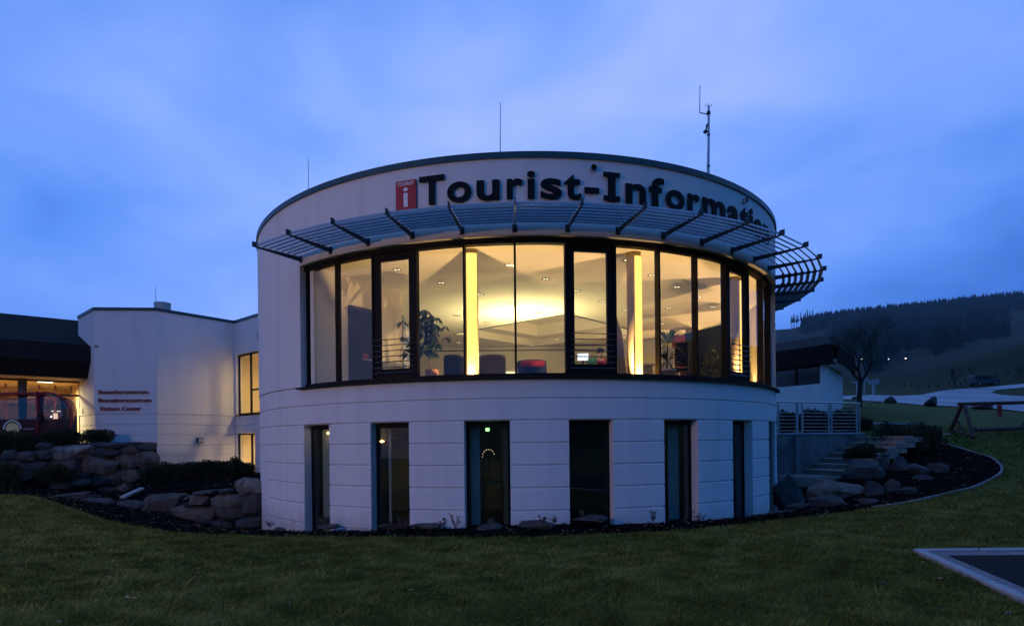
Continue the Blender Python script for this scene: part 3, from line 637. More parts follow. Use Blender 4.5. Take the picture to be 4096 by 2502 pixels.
# downlights, copied
DL = thing('ceiling_downlight', 'x', 'downlight', (0, 0, 0), group='double recessed downlights in the office ceiling')
obj('trim_ring', MB().lathe((0, 0, 0), [(.085, .0), (.108, -.004), (.108, -.012), (.085, -.012)], 20), mat('chrome', (.8, .78, .7), .15, metal=1), DL, local=True)
for s in (-1, 1): obj('lamp', MB().lathe((s * .04, 0, -.006), [(0, 0), (.026, 0), (.026, .012), (0, .012)], 12), mat('lamp_glow', (1, .9, .7), .5, emit=(1, .85, .5), estr=3.2), DL, local=True)
obj('recess', MB().lathe((0, 0, -.004), [(0, 0), (.085, 0)], 20), mat('recess_metal', (.45, .40, .30), .3, metal=.8), DL, local=True)
kids(DL)
DLP = [(1589, 1078, 'above the left French window'), (1765, 1131, 'left of the first lit column'), (2038, 1059, 'nearest the middle mullion'), (2183, 1115, 'in the pane right of the middle mullion'), (1921, 1176, 'just right of the first lit column'),
       (2045, 1215, 'below the one at the middle mullion'), (1828, 1260, 'over the tall potted plant'), (2159, 1250, 'just above the coffer edge'), (1947, 1289, 'above the left end of the coffer slot'), (1835, 1369, 'far back over the armchairs'),
       (2228, 1356, 'beyond the coffer near the back wall'), (2509, 1040, 'left of the second lit column'), (2308, 1163, 'upper one in the central French window'), (2408, 1202, 'right side of the central French window'), (2500, 1238, 'halfway down beside the second lit column'),
       (2609, 1100, 'right of the second lit column'), (2708, 1147, 'in the wide pane right of the second column'), (2851, 1226, 'left of the right French window'), (2794, 1188, 'in the pane beside the right French window'), (2650, 1295, 'low down above the spiky plant'), (2494, 1348, 'deep at the back behind the curtain'), (2674, 1232, 'dim one in the middle of the right ceiling')]
for i, (px, py, w) in enumerate(DLP):
    p = atZ(px, py, CZ - .004); o = DL if i == 0 else copy_tree(DL)
    o.location = p; o['label'] = 'recessed double downlight ' + w
    ld = bpy.data.lights.new('downlight_beam', 'SPOT'); ld.energy = 15; ld.color = (1, .76, .38); ld.spot_size = rad(140); ld.spot_blend = .6; ld.shadow_soft_size = .05
    lo = bpy.data.objects.new('downlight_beam', ld); COL.objects.link(lo); lo.location = (0, 0, -.03); lo.parent = o
# unseen uplighter added behind the armchairs for the ceiling glow, cove lamps in the coffer
UP = thing('added_uplighter', 'unseen uplighter added behind the red and blue armchair for the ceiling glow', 'lamp', (1.15, 19.2, 2.93))
obj('stand', MB().tube((1.15, 19.2, 2.94), (1.15, 19.2, 3.7), .015, n=8), STEEL, UP); obj('bowl', MB().lathe((1.15, 19.2, 3.7), [(0, 0), (.08, .01), (.16, .07)], 16), STEEL, UP)
ld = bpy.data.lights.new('added_ceiling_glow', 'AREA'); ld.energy = 270; ld.color = (1, .80, .36); ld.size = .3; ld.shape = 'DISK'; lo = bpy.data.objects.new('added_ceiling_glow', ld); COL.objects.link(lo); lo.location = (1.15, 19.2, 3.79); lo.rotation_euler = (math.pi, 0, 0); lo.parent = UP; lo.matrix_parent_inverse = WI[UP.name]
cove = MB()
for A, B in ((scaled(.97)[0], scaled(.97)[1]), (scaled(.97)[0], scaled(.97)[3])): cove.bar((*A, CZ + .10), (*B, CZ + .10), .05, .04)
obj('cove_lamp', cove, mat('cove_glow', (1, .9, .7), .5, emit=(1, .82, .45), estr=7), TB)

# ---- furniture and plants inside
def leafcloud(name, c, rx, ry, rz, n, ls, m, parent=None, seed=0, lw=.35, droop=.0, shell=.55, local=False, zmin=None):
    rg = np.random.default_rng(seed); d = rg.normal(size=(n, 3)); d /= np.linalg.norm(d, axis=1)[:, None]; r = (shell + (1 - shell) * rg.uniform(0, 1, n)) ** .6
    r *= 1 + .22 * np.sin(d[:, 0] * 5 + seed) * np.cos(d[:, 2] * 4 + d[:, 1] * 3)
    P = np.array(c) + d * r[:, None] * np.array([rx, ry, rz])
    if zmin is not None: P[:, 2] = np.maximum(P[:, 2], zmin)
    ax = d * .8 + rg.normal(size=(n, 3)) * .45; ax[:, 2] += .5 - droop * 1.6; ax /= np.linalg.norm(ax, axis=1)[:, None]
    sd = np.cross(ax, rg.normal(size=(n, 3))); sd /= np.linalg.norm(sd, axis=1)[:, None]; l = rg.uniform(.6, 1.2, n)[:, None] * ls
    V = np.stack([P, P + ax * l * .5 + sd * l * lw * .5, P + ax * l, P + ax * l * .5 - sd * l * lw * .5], 1).reshape(-1, 3)
    me = np_mesh(name, V, np.arange(4 * n).reshape(-1, 4), m, False); return link(name, me, parent, local)
LEAFD = mat('houseplant_leaf', (.014, .034, .010), .5, var=.3, vscale=6); POT = mat('terracotta', (.34, .17, .11), .8, var=.1); WOOD = mat('stem_wood', (.10, .07, .05), .9, bump=.4, bscale=30)
FICUS = thing('tall_potted_plant', 'tall drooping leafy plant in terracotta pot behind the left panes', 'plant', tuple(atY(1729, 1500, 13.9).xy) + (2.93,))
pb_ = Vector(FICUS.location)
obj('pot', MB().lathe(pb_, [(0, 0), (.13, 0), (.165, .36), (.15, .36), (.14, .3), (0, .3)], 20), POT, FICUS, smooth=True)
tp = atY(1708, 1400, 13.9); obj('stem', MB().path([pb_ + Vector((0, 0, .3)), atY(1722, 1430, 13.9), tp, atY(1706, 1330, 13.9), atY(1690, 1260, 13.9)], [.022, .02, .02, .015, .008], 8), WOOD, FICUS)
rg = random.Random(3); lv = MB()
for i in range(80):
    px, py = rg.gauss(1700, 44), rg.uniform(1235, 1420); px = min(max(px, 1612), 1790)
    if py < 1270: px = 1690 + (px - 1690) * .45
    c = atY(px, py, 13.9 + rg.uniform(-.3, .3))
    for j in range(6):          # whorl of drooping leaves
        a = rg.uniform(0, 6.28); L_ = rg.uniform(.14, .24); o = Vector((math.cos(a), math.sin(a), -rg.uniform(.5, 1.6))).normalized(); s = o.cross(Vector((0, 0, 1))).normalized()
        e = c + Vector((math.cos(a), math.sin(a), .3)) * .03
        lv.add([e, e + o * L_ * .45 + s * L_ * .22, e + o * L_, e + o * L_ * .45 - s * L_ * .22], [(0, 1, 2, 3)])
obj('foliage', lv, LEAFD, FICUS)
DRC = thing('spiky_potted_plant', 'spiky palm-like plant in a pale pot right of the second lit column', 'plant', tuple(atY(2668, 1500, 14.2).xy) + (2.93,))
db = Vector(DRC.location); obj('pot', MB().lathe(db, [(0, 0), (.16, 0), (.20, .30), (.22, .30), (.22, .35), (.17, .35), (0, .3)], 20), mat('pale_pot', (.5, .42, .38), .7), DRC, smooth=True)
obj('stem', MB().path([db + Vector((0, 0, .3)), db + Vector((.02, 0, .95))], [.02, .018]), WOOD, DRC); lv = MB()
for z, k, L_ in ((.55, 34, .45), (.95, 70, .52)):
    for i in range(k):
        a = rg.uniform(0, 6.28); e = db + Vector((.02, 0, z)); o = Vector((math.cos(a), math.sin(a), rg.uniform(-.5, 1.8))).normalized(); s = o.cross(Vector((0, 0, 1))).normalized()
        m1 = e + o * L_ * .6; lv.add([e, m1 + s * .022, m1 + o * L_ * .4 - Vector((0, 0, .1)), m1 - s * .022], [(0, 1, 2, 3)])
obj('foliage', lv, LEAFD, DRC)
P3 = thing('bushy_potted_plant', 'pale bushy plant low beside the right French window', 'plant', tuple(atY(2850, 1500, 14.6).xy) + (2.93,)); b3 = Vector(P3.location)
obj('pot', MB().lathe(b3, [(0, 0), (.12, 0), (.15, .2), (0, .2)], 16), POT, P3)
o = leafcloud('foliage', b3 + Vector((0, 0, .48)), .2, .2, .42, 420, .085, mat('variegated_leaf', (.12, .13, .05), .6, var=.4, vscale=20), P3, 5, lw=.6)
def armchair(name, lb, px0, px1, ytop, Y, m, cat='armchair', side=None):
    a, b = atY(px0, ytop, Y), atY(px1, ytop, Y); w = (b - a).length; c = (a + b) / 2; h = a.z - 2.93; t = thing(name, lb, cat, (c.x, c.y, 2.93))
    bk = MB(); k = 12; vs = []
    for z in (0, h * .92, h):
        for i in range(k + 1):
            u = (i / k - .5) * math.pi * .9; s = 1 - (.04 if z == h else 0); vs.append((c.x + math.sin(u) * w / 2 * s, c.y + .36 - math.cos(u) * .36 * s, 2.93 + z))
    for z in (h, 0):
        for i in range(k + 1):
            u = (i / k - .5) * math.pi * .9; vs.append((c.x + math.sin(u) * (w / 2 - .09), c.y + .36 - math.cos(u) * .27, 2.93 + z))
    r = k + 1; bk.add(vs, [(q * r + i, q * r + i + 1, (q + 1) * r + i + 1, (q + 1) * r + i) for q in range(4) for i in range(k)])
    obj('backrest', bk, m, t, smooth=True); obj('seat', MB().box((c.x, c.y + .42, 3.17), (w * .8, .56, .3)), side or m, t, bevel=.05); return t
BRN = mat('brown_leather', (.085, .055, .030), .6, spec=.2, var=.15); BLK = mat('dark_leather', (.014, .012, .016), .6, spec=.2)
armchair('armchair', 'dark rounded armchair back between plant and first lit column', 1770, 1855, 1417, 16.4, BLK)
armchair('armchair', 'brown rounded armchair back right of the first lit column', 1916, 2025, 1416, 16.4, BRN)
t = armchair('armchair', 'small blue armchair with red top cushion right of the middle mullion', 2070, 2192, 1437, 15.4, mat('navy_cloth', (.012, .02, .07), .7))
c = atY(2131, 1446, 15.3); obj('red_cushion', MB().box((c.x, c.y - .02, c.z - .05), (.62, .16, .16)), mat('red_cloth', (.34, .02, .025), .8), t, bevel=.05)
DK = thing('office_counter', 'low grey counter with papers in front of the seated person', 'counter', (3.6, 16.9, 2.93))
obj('counter_top', MB().box((3.45, 16.9, 3.69), (2.4, .7, .05)), mat('counter_grey', (.45, .42, .36), .5), DK); obj('counter_front', MB().box((3.45, 16.6, 3.3), (2.3, .05, .74)), mat('counter_side', (.25, .22, .2), .6), DK)
c = atY(2332, 1458, 16.9); MN = thing('computer_monitor', 'small bright computer screen on the counter by the person', 'monitor', (c.x, c.y, 3.72))
obj('screen', MB().box((c.x, c.y, 3.97), (.30, .02, .19), -.2), mat('screen_glow', (.6, .7, 1), .3, emit=(.75, .85, 1), estr=1.3), MN); obj('stand', MB().box((c.x, c.y + .04, 3.80), (.05, .05, .17)), BLK, MN)
c2 = atY(2368, 1462, 16.9); tag(obj('file_box', MB().box((c2.x, c2.y, 3.83), (.24, .2, .2)), mat('green_box', (.05, .22, .12), .6), bevel=.01), 'green file box between screen and person', 'box')
c3 = atY(2215, 1465, 15.9); PS = tag(obj('paper_stack', MB().box((c3.x, c3.y, 3.66), (.5, .3, .05), .3).box((c3.x + .03, c3.y, 3.71), (.4, .26, .05), .1)), 'white papers stacked left of the central French window', 'papers') if False else None
# seated person, bent over the desk
pc = atY(2402, 1440, 17.4); PX, PY = pc.x, pc.y; zf = 2.93
def skinned(name, pts, edges, rads, m, parent, sub=2):
    me = bpy.data.meshes.new(name); me.from_pydata([tuple(p) for p in pts], edges, []); me.materials.append(m); o = link(name, me, parent); sk = o.modifiers.new('skin', 'SKIN'); sk.use_smooth_shade = True
    for i, r in enumerate(rads): me.skin_vertices[0].data[i].radius = (r, r) if not isinstance(r, tuple) else r
    me.skin_vertices[0].data[0].use_root = True; sb = o.modifiers.new('sub', 'SUBSURF'); sb.levels = sub; sb.render_levels = sub; return o
PE = thing('person', 'person with dark hair and red top bent over the desk', 'person', (PX, PY, zf))
def W(x, y, z): return Vector((PX + x, PY + y, zf + z))
SKIN = mat('skin', (.50, .30, .22), .6); REDT = mat('red_top', (.42, .03, .04), .8, bump=.3, bscale=20); JEAN = mat('dark_trousers', (.02, .022, .04), .9); HAIR = mat('dark_hair', (.012, .009, .008), .6)
pts = [W(.2, .15, .50), W(.14, .05, .72), W(.08, -.03, .92), W(.03, -.08, 1.04), W(-.02, -.1, 1.12), W(-.03, -.12, 1.22),
       W(-.10, .0, .97), W(-.20, -.14, .80), W(-.22, -.32, .86), W(.22, -.02, .97), W(.28, -.16, .80), W(.12, -.32, .86),
       W(.10, -.05, .50), W(.04, -.42, .50), W(.04, -.42, .08), W(.30, -.02, .50), W(.26, -.42, .50), W(.26, -.42, .08), W(.04, -.52, .05), W(.26, -.52, .05)]
ed = [(0, 1), (1, 2), (2, 3), (3, 4), (4, 5), (2, 6), (6, 7), (7, 8), (2, 9), (9, 10), (10, 11), (0, 12), (12, 13), (13, 14), (0, 15), (15, 16), (16, 17), (14, 18), (17, 19)]
skinned('body', pts, ed, [.14, .13, .14, .06, .05, .09, .055, .042, .032, .055, .042, .032, .085, .065, .045, .085, .065, .045, .035, .035], SKIN, PE)
skinned('shirt', pts[:4] + [pts[6], pts[7], pts[9], pts[10]], [(0, 1), (1, 2), (2, 3), (2, 4), (4, 5), (2, 6), (6, 7)], [.155, .15, .16, .07, .072, .058, .072, .058], REDT, PE)
hm = bmesh.new(); bmesh.ops.create_icosphere(hm, subdivisions=3, radius=1)
for v in hm.verts:
    v.co = Vector((v.co.x * .098, v.co.y * .112, v.co.z * .105)); 
    if v.co.y < -.055 and v.co.z < .045: v.co.y = -.055
    v.co += W(-.03, -.09, 1.255)
me = bpy.data.meshes.new('hair'); hm.to_mesh(me); hm.free(); me.materials.append(HAIR); link('hair', me, PE)
fc = MB().tube(W(-.03, -.215, 1.21), W(-.03, -.245, 1.19), .014, .009, 6); obj('nose', fc, SKIN, PE)
CHR = thing('desk_chair', 'plain dark desk chair under the seated person', 'chair', (PX + .2, PY + .2, zf)); obj('seat', MB().box(W(.2, .05, .38), (.46, .46, .06)), BLK, CHR, bevel=.02); obj('leg', MB().tube(W(.2, .05, .02), W(.2, .05, .36), .025), STEEL, CHR)
obj('backrest', MB().box(W(.28, .34, .72), (.4, .05, .45), rx=-.15), BLK, CHR, bevel=.02)
# right-hand office furniture
OC = thing('office_chair', 'large dark office chair back beside the spiky plant', 'chair', tuple(atY(2728, 1500, 15.0).xy) + (2.93,)); cb = Vector(OC.location)
obj('backrest', MB().box(cb + Vector((0, 0, .82)), (.36, .08, .62)), BLK, OC, bevel=.04); obj('seat', MB().box(cb + Vector((0, .28, .45)), (.4, .5, .1)), BLK, OC, bevel=.04); obj('column', MB().tube(cb + Vector((0, .25, .03)), cb + Vector((0, .25, .42)), .03), STEEL, OC)
a, b = atY(2646, 1335, 16.6), atY(2694, 1360, 17.4); tag(wallbox(a, b, 3.35, 4.25, .04, mat('poster_board', (.72, .66, .5), .8), 'display_board', None), 'pale display board behind the spiky plant', 'board')
a, b = atY(2692, 1330, 18.2), atY(2735, 1330, 18.2); tag(wallbox(a, b, 2.95, 4.75, .25, mat('maroon_panel', (.14, .02, .05), .7), 'maroon_cabinet', None), 'dark maroon cabinet behind the office chair', 'cabinet')
a, b = atY(2745, 1380, 18.8), atY(2905, 1380, 17.2); tag(wallbox(a, b, 2.95, 4.9, .2, NAVY, 'blue_cabinet', None), 'dark blue wardrobe behind the bushy plant', 'cabinet')
cu = MB(); q0 = atY(2464, 1255, 13.9); 
for i in range(9):
    x0 = q0.x - .02 + i * .022; tw = .5 + .06 * i; cu.tube((x0 + .01 * i, q0.y + .03 * (i % 2), 2.95), (x0 - .006 * i, q0.y + .03 * (i % 2), 4.55 - .05 * i), .018, n=6)
tag(obj('folded_curtain', cu, mat('beige_curtain', (.42, .32, .22), .9)), 'beige gathered curtain just right of the central French window', 'curtain')
c = atY(2538, 1500, 13.2); BN = thing('printed_bin', 'patterned waste bin at the foot of the second lit column', 'bin', (c.x, c.y, 2.93)); obj('bin_body', MB().lathe((c.x, c.y, 2.94), [(0, 0), (.10, 0), (.115, .40), (.105, .40), (.09, .03), (0, .03)], 20), mat('printed_tin', (.30, .22, .14), .5, col2=(.06, .08, .16), vscale=9), BN)
FLG = thing('pennant_flag', 'pale blue and white pennant flag hanging by the partition corner', 'flag', tuple(atY(1613, 1480, 15.9).xy) + (2.93,)); fb = Vector(FLG.location)
obj('pole', MB().tube(fb, fb + Vector((0, 0, 2.05)), .012, n=8), BLK, FLG)
fm = MB(); k = 8; vs = []
for i in range(k + 1):
    z = 2.0 - i / k * 1.85; w = .04 + .30 * min(1, i / 4.0); vs += [fb + Vector((.01, -.02, z)), fb + Vector((w * .5, -.06 - .03 * math.sin(i), z)), fb + Vector((w, -.02 + .03 * math.sin(i * 1.3), z))]
fm.add(vs, [(i * 3 + j, i * 3 + j + 1, i * 3 + j + 4, i * 3 + j + 3) for i in range(k) for j in (0, 1)]); obj('cloth', fm, mat('flag_cloth', (.22, .36, .62), .8, col2=(.75, .75, .68), vscale=5), FLG)

# ---- dark rooms of the lower floor
obj('lower_partition', MB().bar((-5.6, 15.6, .95), (7.4, 15.6, .95), .1, 2.3), mat('lower_wall', (.11, .12, .10), .9), TB)
obj('lower_partition', MB().bar((.4, 12.5, .95), (.4, 15.5, .95), .1, 2.3), MATS['lower_wall'], TB)
obj('lower_ceiling', MB().ring(-90, 90, [(.01, 2.10), (R0 - .29, 2.10), (R0 - .29, 2.2), (.01, 2.2)], 6), MATS['lower_wall'], TB)
EX = mat('exit_green', (.1, .8, .3), .4, emit=(.30, 1.0, .22), estr=5)
for px, py, Y, lb in ((1950, 1717, 14.6, 'small lit green exit sign seen through the third lower window'), (2684, 1711, 14.8, 'small lit green exit sign seen through the fifth lower window')):
    c = atY(px, py, Y); t = thing('exit_sign', lb, 'exit sign', tuple(c), group='green exit signs'); obj('lit_face', MB().box(c, (.085, .02, .075)), EX, t); obj('bracket', MB().box(c + Vector((0, .01, .1)), (.02, .02, .12)), STEEL, t)
CURT = mat('pale_blind', (.36, .42, .40), .9, var=.1, stretch=(30, 30, .5), vscale=2)
for k, (f0, f1) in zip(range(7), ((.25, .62), (.12, .22), (.02, .30), None, (.58, .92), (.05, .7), (.1, .9))) if False else []: pass
for i, fr_ in ((0, (.10, .56)), (1, (.17, .24)), (2, (.05, .27)), (4, (.52, .86)), (5, (.1, .75)), (6, (.1, .9))):
    a, b = LWIN[i]; x0 = a + (b - a) * fr_[0]; x1 = a + (b - a) * fr_[1]; obj('blind', chord(x0, x1, R0 - .45, -.85, 1.98, .03), CURT, TB)
for px, py, Y, lb in ((1312, 1731, 13.9, 'tiny orange glow added in the first tall window for a mirrored lamp'), (1528, 1764, 13.5, 'small oval orange glow added in the second tall window for a mirrored lamp')):  # added glows stand in for mirrored lamps and brighten the lower rooms
    c = atY(px, py, Y); t = thing('added_lamp_glow', lb, 'lamp', tuple(c), group='orange glows added inside the lower floor'); obj('glow', MB().lathe(c, [(0, -.03), (.05 if px > 1400 else .03, -.01), (.05 if px > 1400 else .03, .01), (0, .03)], 12), mat('orange_glow', (1, .6, .2), .5, emit=(1, .55, .16), estr=9), t); obj('arm', MB().tube(c + Vector((0, .03, 0)), c + Vector((0, 2.2, .1)), .008), STEEL, t)
    ld = bpy.data.lights.new('added_room_light', 'POINT'); ld.energy = 2.5; ld.color = (1, .7, .4); lo = bpy.data.objects.new('added_room_light', ld); COL.objects.link(lo); lo.location = c + Vector((0, .08, .05)); lo.parent = t; lo.matrix_parent_inverse = WI[t.name]
# arched candle lamp and chair on a desk inside the third lower window
c = atY(2052 - 98, 1822, 13.0); CA = thing('candle_arch', 'arch of small candle lights glowing inside the third lower window', 'lamp', tuple(c), group=None)
am = MB(); cb2 = []
for i in range(9):
    u = math.pi * (i / 8); cb2.append(c + Vector((-.13 * math.cos(u), 0, .16 * math.sin(u) - .02)))
am.path(cb2, [.006] * 9, 5); obj('arch', am, WOOD, CA)
for p in cb2[:8]: obj('bulb', MB().lathe(p + Vector((0, -.01, .0)), [(0, -.008), (.008, 0), (0, .014)], 6), mat('candle_glow', (1, .8, .5), .5, emit=(1, .78, .45), estr=2.2), CA)
dsk = thing('desk', 'dark desk inside the third lower window', 'desk', (c.x + .2, c.y + .3, -.12)); obj('desk_top', MB().box((c.x + .35, c.y + .5, .72), (1.5, .7, .04)), mat('desk_wood', (.04, .03, .025), .5), dsk)
for s in (-.6, .95): obj('leg', MB().box((c.x + s, c.y + .5, .3), (.05, .6, .82)), MATS['desk_wood'], dsk)
ST = obj('stand', MB().box((c.x, c.y + .3, 1.05), (.03, .03, .62)), WOOD, CA)

# ------------------------------------------------------------------ left wing of the building
LW = thing('left_wing', 'white angular wing with dark coping beside the round building', 'building', (-13, 27, 0))
def Vp(px, Y): return Vector((ray(px, 1700)[0] * Y, Y, 0))
A0 = Vp(319, 27.1); A1 = Vp(381, 25.4); B1 = Vp(628, 25.6); C1 = Vp(942, 28.5); D1 = Vp(1044, 26.9); D2 = Vector((-7.6, 24.6, 0)); Bk = [Vector((-7, 30, 0)), Vector((-18, 33, 0))]
fac = [(A0, A1), (A1, B1), (B1, C1), (C1, D2)]
ZC = [2.94, 2.484, 2.046, 1.588, 1.136, .68, .22, -.3]
for i, (p, q) in enumerate(fac):
    d = (q - p).normalized(); n = Vector((d.y, -d.x, 0)); n = n if n.y < 0 else -n; tri = .02
    if i < 3:
        obj('upper_wall', MB().sweep(p, q, [(.018, 2.945), (.018, 7.33), (-.3, 7.33), (-.3, 2.945)], n), PLASTER, LW)
        for z1, z0 in zip(ZC[:-1], ZC[1:]):
            obj('wall_panel', MB().sweep(p, q, [(-.012, z0 + .005), (0, z0 + .02), (0, z1 - .014), (-.012, z1 - .003), (-.3, z1 - .003), (-.3, z0 + .005)], n), PLASTER, LW)
    obj('coping', MB().sweep(p - d * (.02 if i != 3 else -.04), q + d * (.02 if i != 2 else -.04), [(.06, 7.318), (.06, 7.445), (-.34, 7.43), (-.34, 7.332)], n), COPING, LW)
obj('flat_roof', MB().prism([(v.x, v.y) for v in (A0, A1, B1, C1, D2, *Bk)][::1], 6.9, 7.0), MATS['roof_gravel'], LW)
# facet with the two lit openings
p, q = C1, D2; d = (q - p).normalized(); n = Vector((d.y, -d.x, 0)); n = n if n.y < 0 else -n
def s_at(px): a = ray(px, 1600)[0]; return (a * p.y - p.x) / (d.x - a * d.y)
sA, sB, sC, sD = s_at(947), s_at(1042) + .05, s_at(944), s_at(1018); full = (q - p).length
def piece(s0, s1, z0, z1, o=0.0, nm='wall_panel', g=True):
    pr = [(-.012 + o, z0 + .005), (o, z0 + .02), (o, z1 - .014), (-.012 + o, z1 - .003), (-.3, z1 - .003), (-.3, z0 + .005)] if g else [(o, z0), (o, z1), (-.3, z1), (-.3, z0)]
    obj(nm, MB().sweep(p + d * s0, p + d * s1, pr, n), PLASTER, LW)
piece(0, full, 5.80, 7.33, .018, 'upper_wall', False); piece(0, sA, 2.99, 5.80, .018, 'upper_wall', False); piece(sB, full, 2.99, 5.80, .018, 'upper_wall', False)
piece(0, full, 2.484, 2.93); piece(0, full, 2.10, 2.484)
for z1, z0 in zip([2.10] + ZC[3:-1], ZC[3:]): piece(0, sC, z0, z1); piece(sD, full, z0, z1)
def window(nm, s0, s1, z0, z1, mul, rail=None):
    f = MB(); w = .06
    def seg(a, b, c_, e): f.sweep(p + d * a, p + d * b, [(-.10, c_), (-.10, e), (-.17, e), (-.17, c_)], n)
    seg(s0, s0 + w, z0, z1); seg(s1 - w, s1, z0, z1); seg(s0 + w, s1 - w, z0, z0 + w); seg(s0 + w, s1 - w, z1 - w, z1)
    for m_ in mul: seg(m_ - .05, m_ + .05, z0 + w, z1 - w)
    o = obj(nm, f, FRAME, LW)
    ed = [s0 + w] + [x for m_ in mul for x in (m_ - .05, m_ + .05)] + [s1 - w]
    for a, b in zip(ed[::2], ed[1::2]): obj('pane', MB().sweep(p + d * a, p + d * b, [(-.13, z0 + w), (-.13, z1 - w), (-.137, z1 - w), (-.137, z0 + w)], n), GLASS, o)
    if rail:
        f2 = MB().sweep(p + d * (mul[0] + .05), p + d * (s1 - w), [(-.09, rail), (-.09, rail + .08), (-.17, rail + .08), (-.17, rail)], n); obj('transom', f2, FRAME, o)
    return o
window('lit_window', sA, sB, 2.99, 5.79, [s_at(995)], 4.05); window('lit_door', sC, sD, .22, 2.09, [s_at(996)])
obj('sill', MB().sweep(p + d * (sA - .1), p + d * full, [(.06, 2.93), (.06, 2.965), (-.1, 2.988), (-.1, 2.93)], n), FRAME, LW)
RW = mat('stair_room', (.80, .68, .42), .9); rm = MB()
r0, r1 = sA - 1.0, full + .6
for z0, z1 in ((.18, 2.30), (2.95, 5.86)):
    i0 = n * -.32; P_ = [p + d * r0 + n * -.32, p + d * r1 + n * -.32, p + d * r1 + n * -2.6, p + d * r0 + n * -2.6]
    if z0 < 1: P_[0] = p + d * (sC - .02) + n * -.32
    m = MB(); vs = [v + Vector((0, 0, z)) for z in (z0, z1) for v in P_]; m.add(vs, [(0, 1, 2, 3), (4, 5, 6, 7), (1, 2, 6, 5), (2, 3, 7, 6), (3, 0, 4, 7)])
    o = link('stair_room', mesh('stair_room', m, RW, fix=False), LW)
    cpt = (P_[0] + P_[1] + P_[2] + P_[3]) / 4 + Vector((0, 0, z1 - .12))
    ld = bpy.data.lights.new('room_lamp', 'AREA'); ld.energy = 150 if z0 > 1 else 190; ld.color = (1, .70, .30) if z0 > 1 else (1, .72, .42); ld.size = .5
    lo = bpy.data.objects.new('room_lamp', ld); COL.objects.link(lo); lo.location = cpt; lo.parent = LW; lo.matrix_parent_inverse = WI[LW.name]
    fx = obj('ceiling_lamp', MB().box(cpt + Vector((0, 0, .06)), (.5, .5, .05), .6), mat('room_lamp_glow', (1, .9, .6), .5, emit=(1, .82, .42), estr=4), LW)
# lettering on the wing
d_ = (B1 - A1).normalized(); nB = Vector((d_.y, -d_.x, 0)); nB = nB if nB.y < 0 else -nB
RL = mat('dark_red_letter', (.24, .012, .022), .5)
def sB_at(px): a = ray(px, 1600)[0]; return (a * A1.y - A1.x) / (d_.x - a * d_.y)
for body, x0, x1, y0, y1, lb in (('Besucherzentrum', 397, 595.6, 1558, 1574, 'dark red raised word Besucherzentrum, top line on the left wing'), ('Bezoekerscentrum', 396, 607, 1591, 1607, 'dark red raised word Bezoekerscentrum, middle line on the left wing'), ('Visitors Center', 400, 567.5, 1624.5, 1640.5, 'dark red raised words Visitors Center, bottom line on the left wing')):
    s0, s1 = sB_at(x0), sB_at(x1); zt = atY(500, y0, 25.5).z; zb = atY(500, y1, 25.5).z
    ref = gverts(glyph('B', bold=.02)); S = (zt - zb) / ref[:, 1].max(); x = 0.0; adv = []
    full_me = glyph(body, bold=.02); fv = gverts(full_me); W0, W1 = fv[:, 0].min(), fv[:, 0].max()
    T_ = thing('wall_word', lb, 'lettering', tuple(A1 + d_ * s0 + Vector((0, 0, zb))), group='red lettering on the left wing')
    for i, ch in enumerate(body):
        if ch == ' ': continue
        pv = gverts(glyph(body[:i + 1], bold=.02)); me = glyph(ch, bold=.02, extr=.5); v = gverts(me); u = v[:, 0] - v[:, 0].max() + pv[:, 0].max()
        u = s0 + (u - W0) / (W1 - W0) * (s1 - s0); o = .055 + v[:, 2] * .03; w = np.stack([A1.x + d_.x * u + nB.x * o, A1.y + d_.y * u + nB.y * o, zb + v[:, 1] * S], -1)
        me.vertices.foreach_set('co', w.astype(np.float32).ravel()); me.update(); me.materials.clear(); me.materials.append(RL); link('letter', me, T_)
# small fittings
def onfac(P, Q, px, py):
    dd = (Q - P).normalized(); a, b = ray(px, py); s = (a * P.y - P.x) / (dd.x - a * dd.y); v = P + dd * s; nn = Vector((dd.y, -dd.x, 0)); nn = nn if nn.y < 0 else -nn; return v + Vector((0, 0, EYE + b * v.y)), nn, math.atan2(dd.y, dd.x)
c, nn, az = onfac(A1, B1, 391, 1383); t = thing('wall_sensor', 'small round beige sensor high on the left wing', 'sensor', tuple(c)); obj('mount', MB().tube(c, c + nn * .06, .03), STEEL, t); obj('head', MB().tube(c + nn * .05, c + nn * .16 + Vector((-.03, 0, -.03)), .05, n=14), mat('beige_plastic', (.35, .28, .2), .6), t)
c, nn, az = onfac(B1, C1, 796, 1759); t = thing('wall_lamp', 'square wall lamp with dark frame on the wing beside the lit door', 'lamp', tuple(c)); obj('housing', MB().box(c + nn * .07, (.26, .12, .23), az), FINM, t, bevel=.01); obj('diffuser', MB().box(c + nn * .135, (.19, .02, .17), az), mat('lamp_diffuser', (.6, .58, .6), .4), t); obj('sensor', MB().box(c + nn * .07 + Vector((0, 0, -.17)), (.08, .08, .09), az), mat('lamp_sensor', (.55, .52, .5), .5), t, bevel=.01)
c, nn, az = onfac(A0, A1, 334, 1642); t = thing('intercom_panel', 'pale intercom panel on the narrow wall beside the shop front', 'intercom', tuple(c)); obj('plate', MB().box(c + nn * .02, (.12, .03, .26), az), mat('beige_plate', (.5, .44, .36), .5), t, bevel=.005); obj('button', MB().box(c + nn * .04 + Vector((0, 0, -.06)), (.05, .02, .05), az), STEEL, t)
vt = thing('roof_vent', 'round metal roof vent on the left wing', 'vent', tuple(atY(650, 1240, 26.8)))
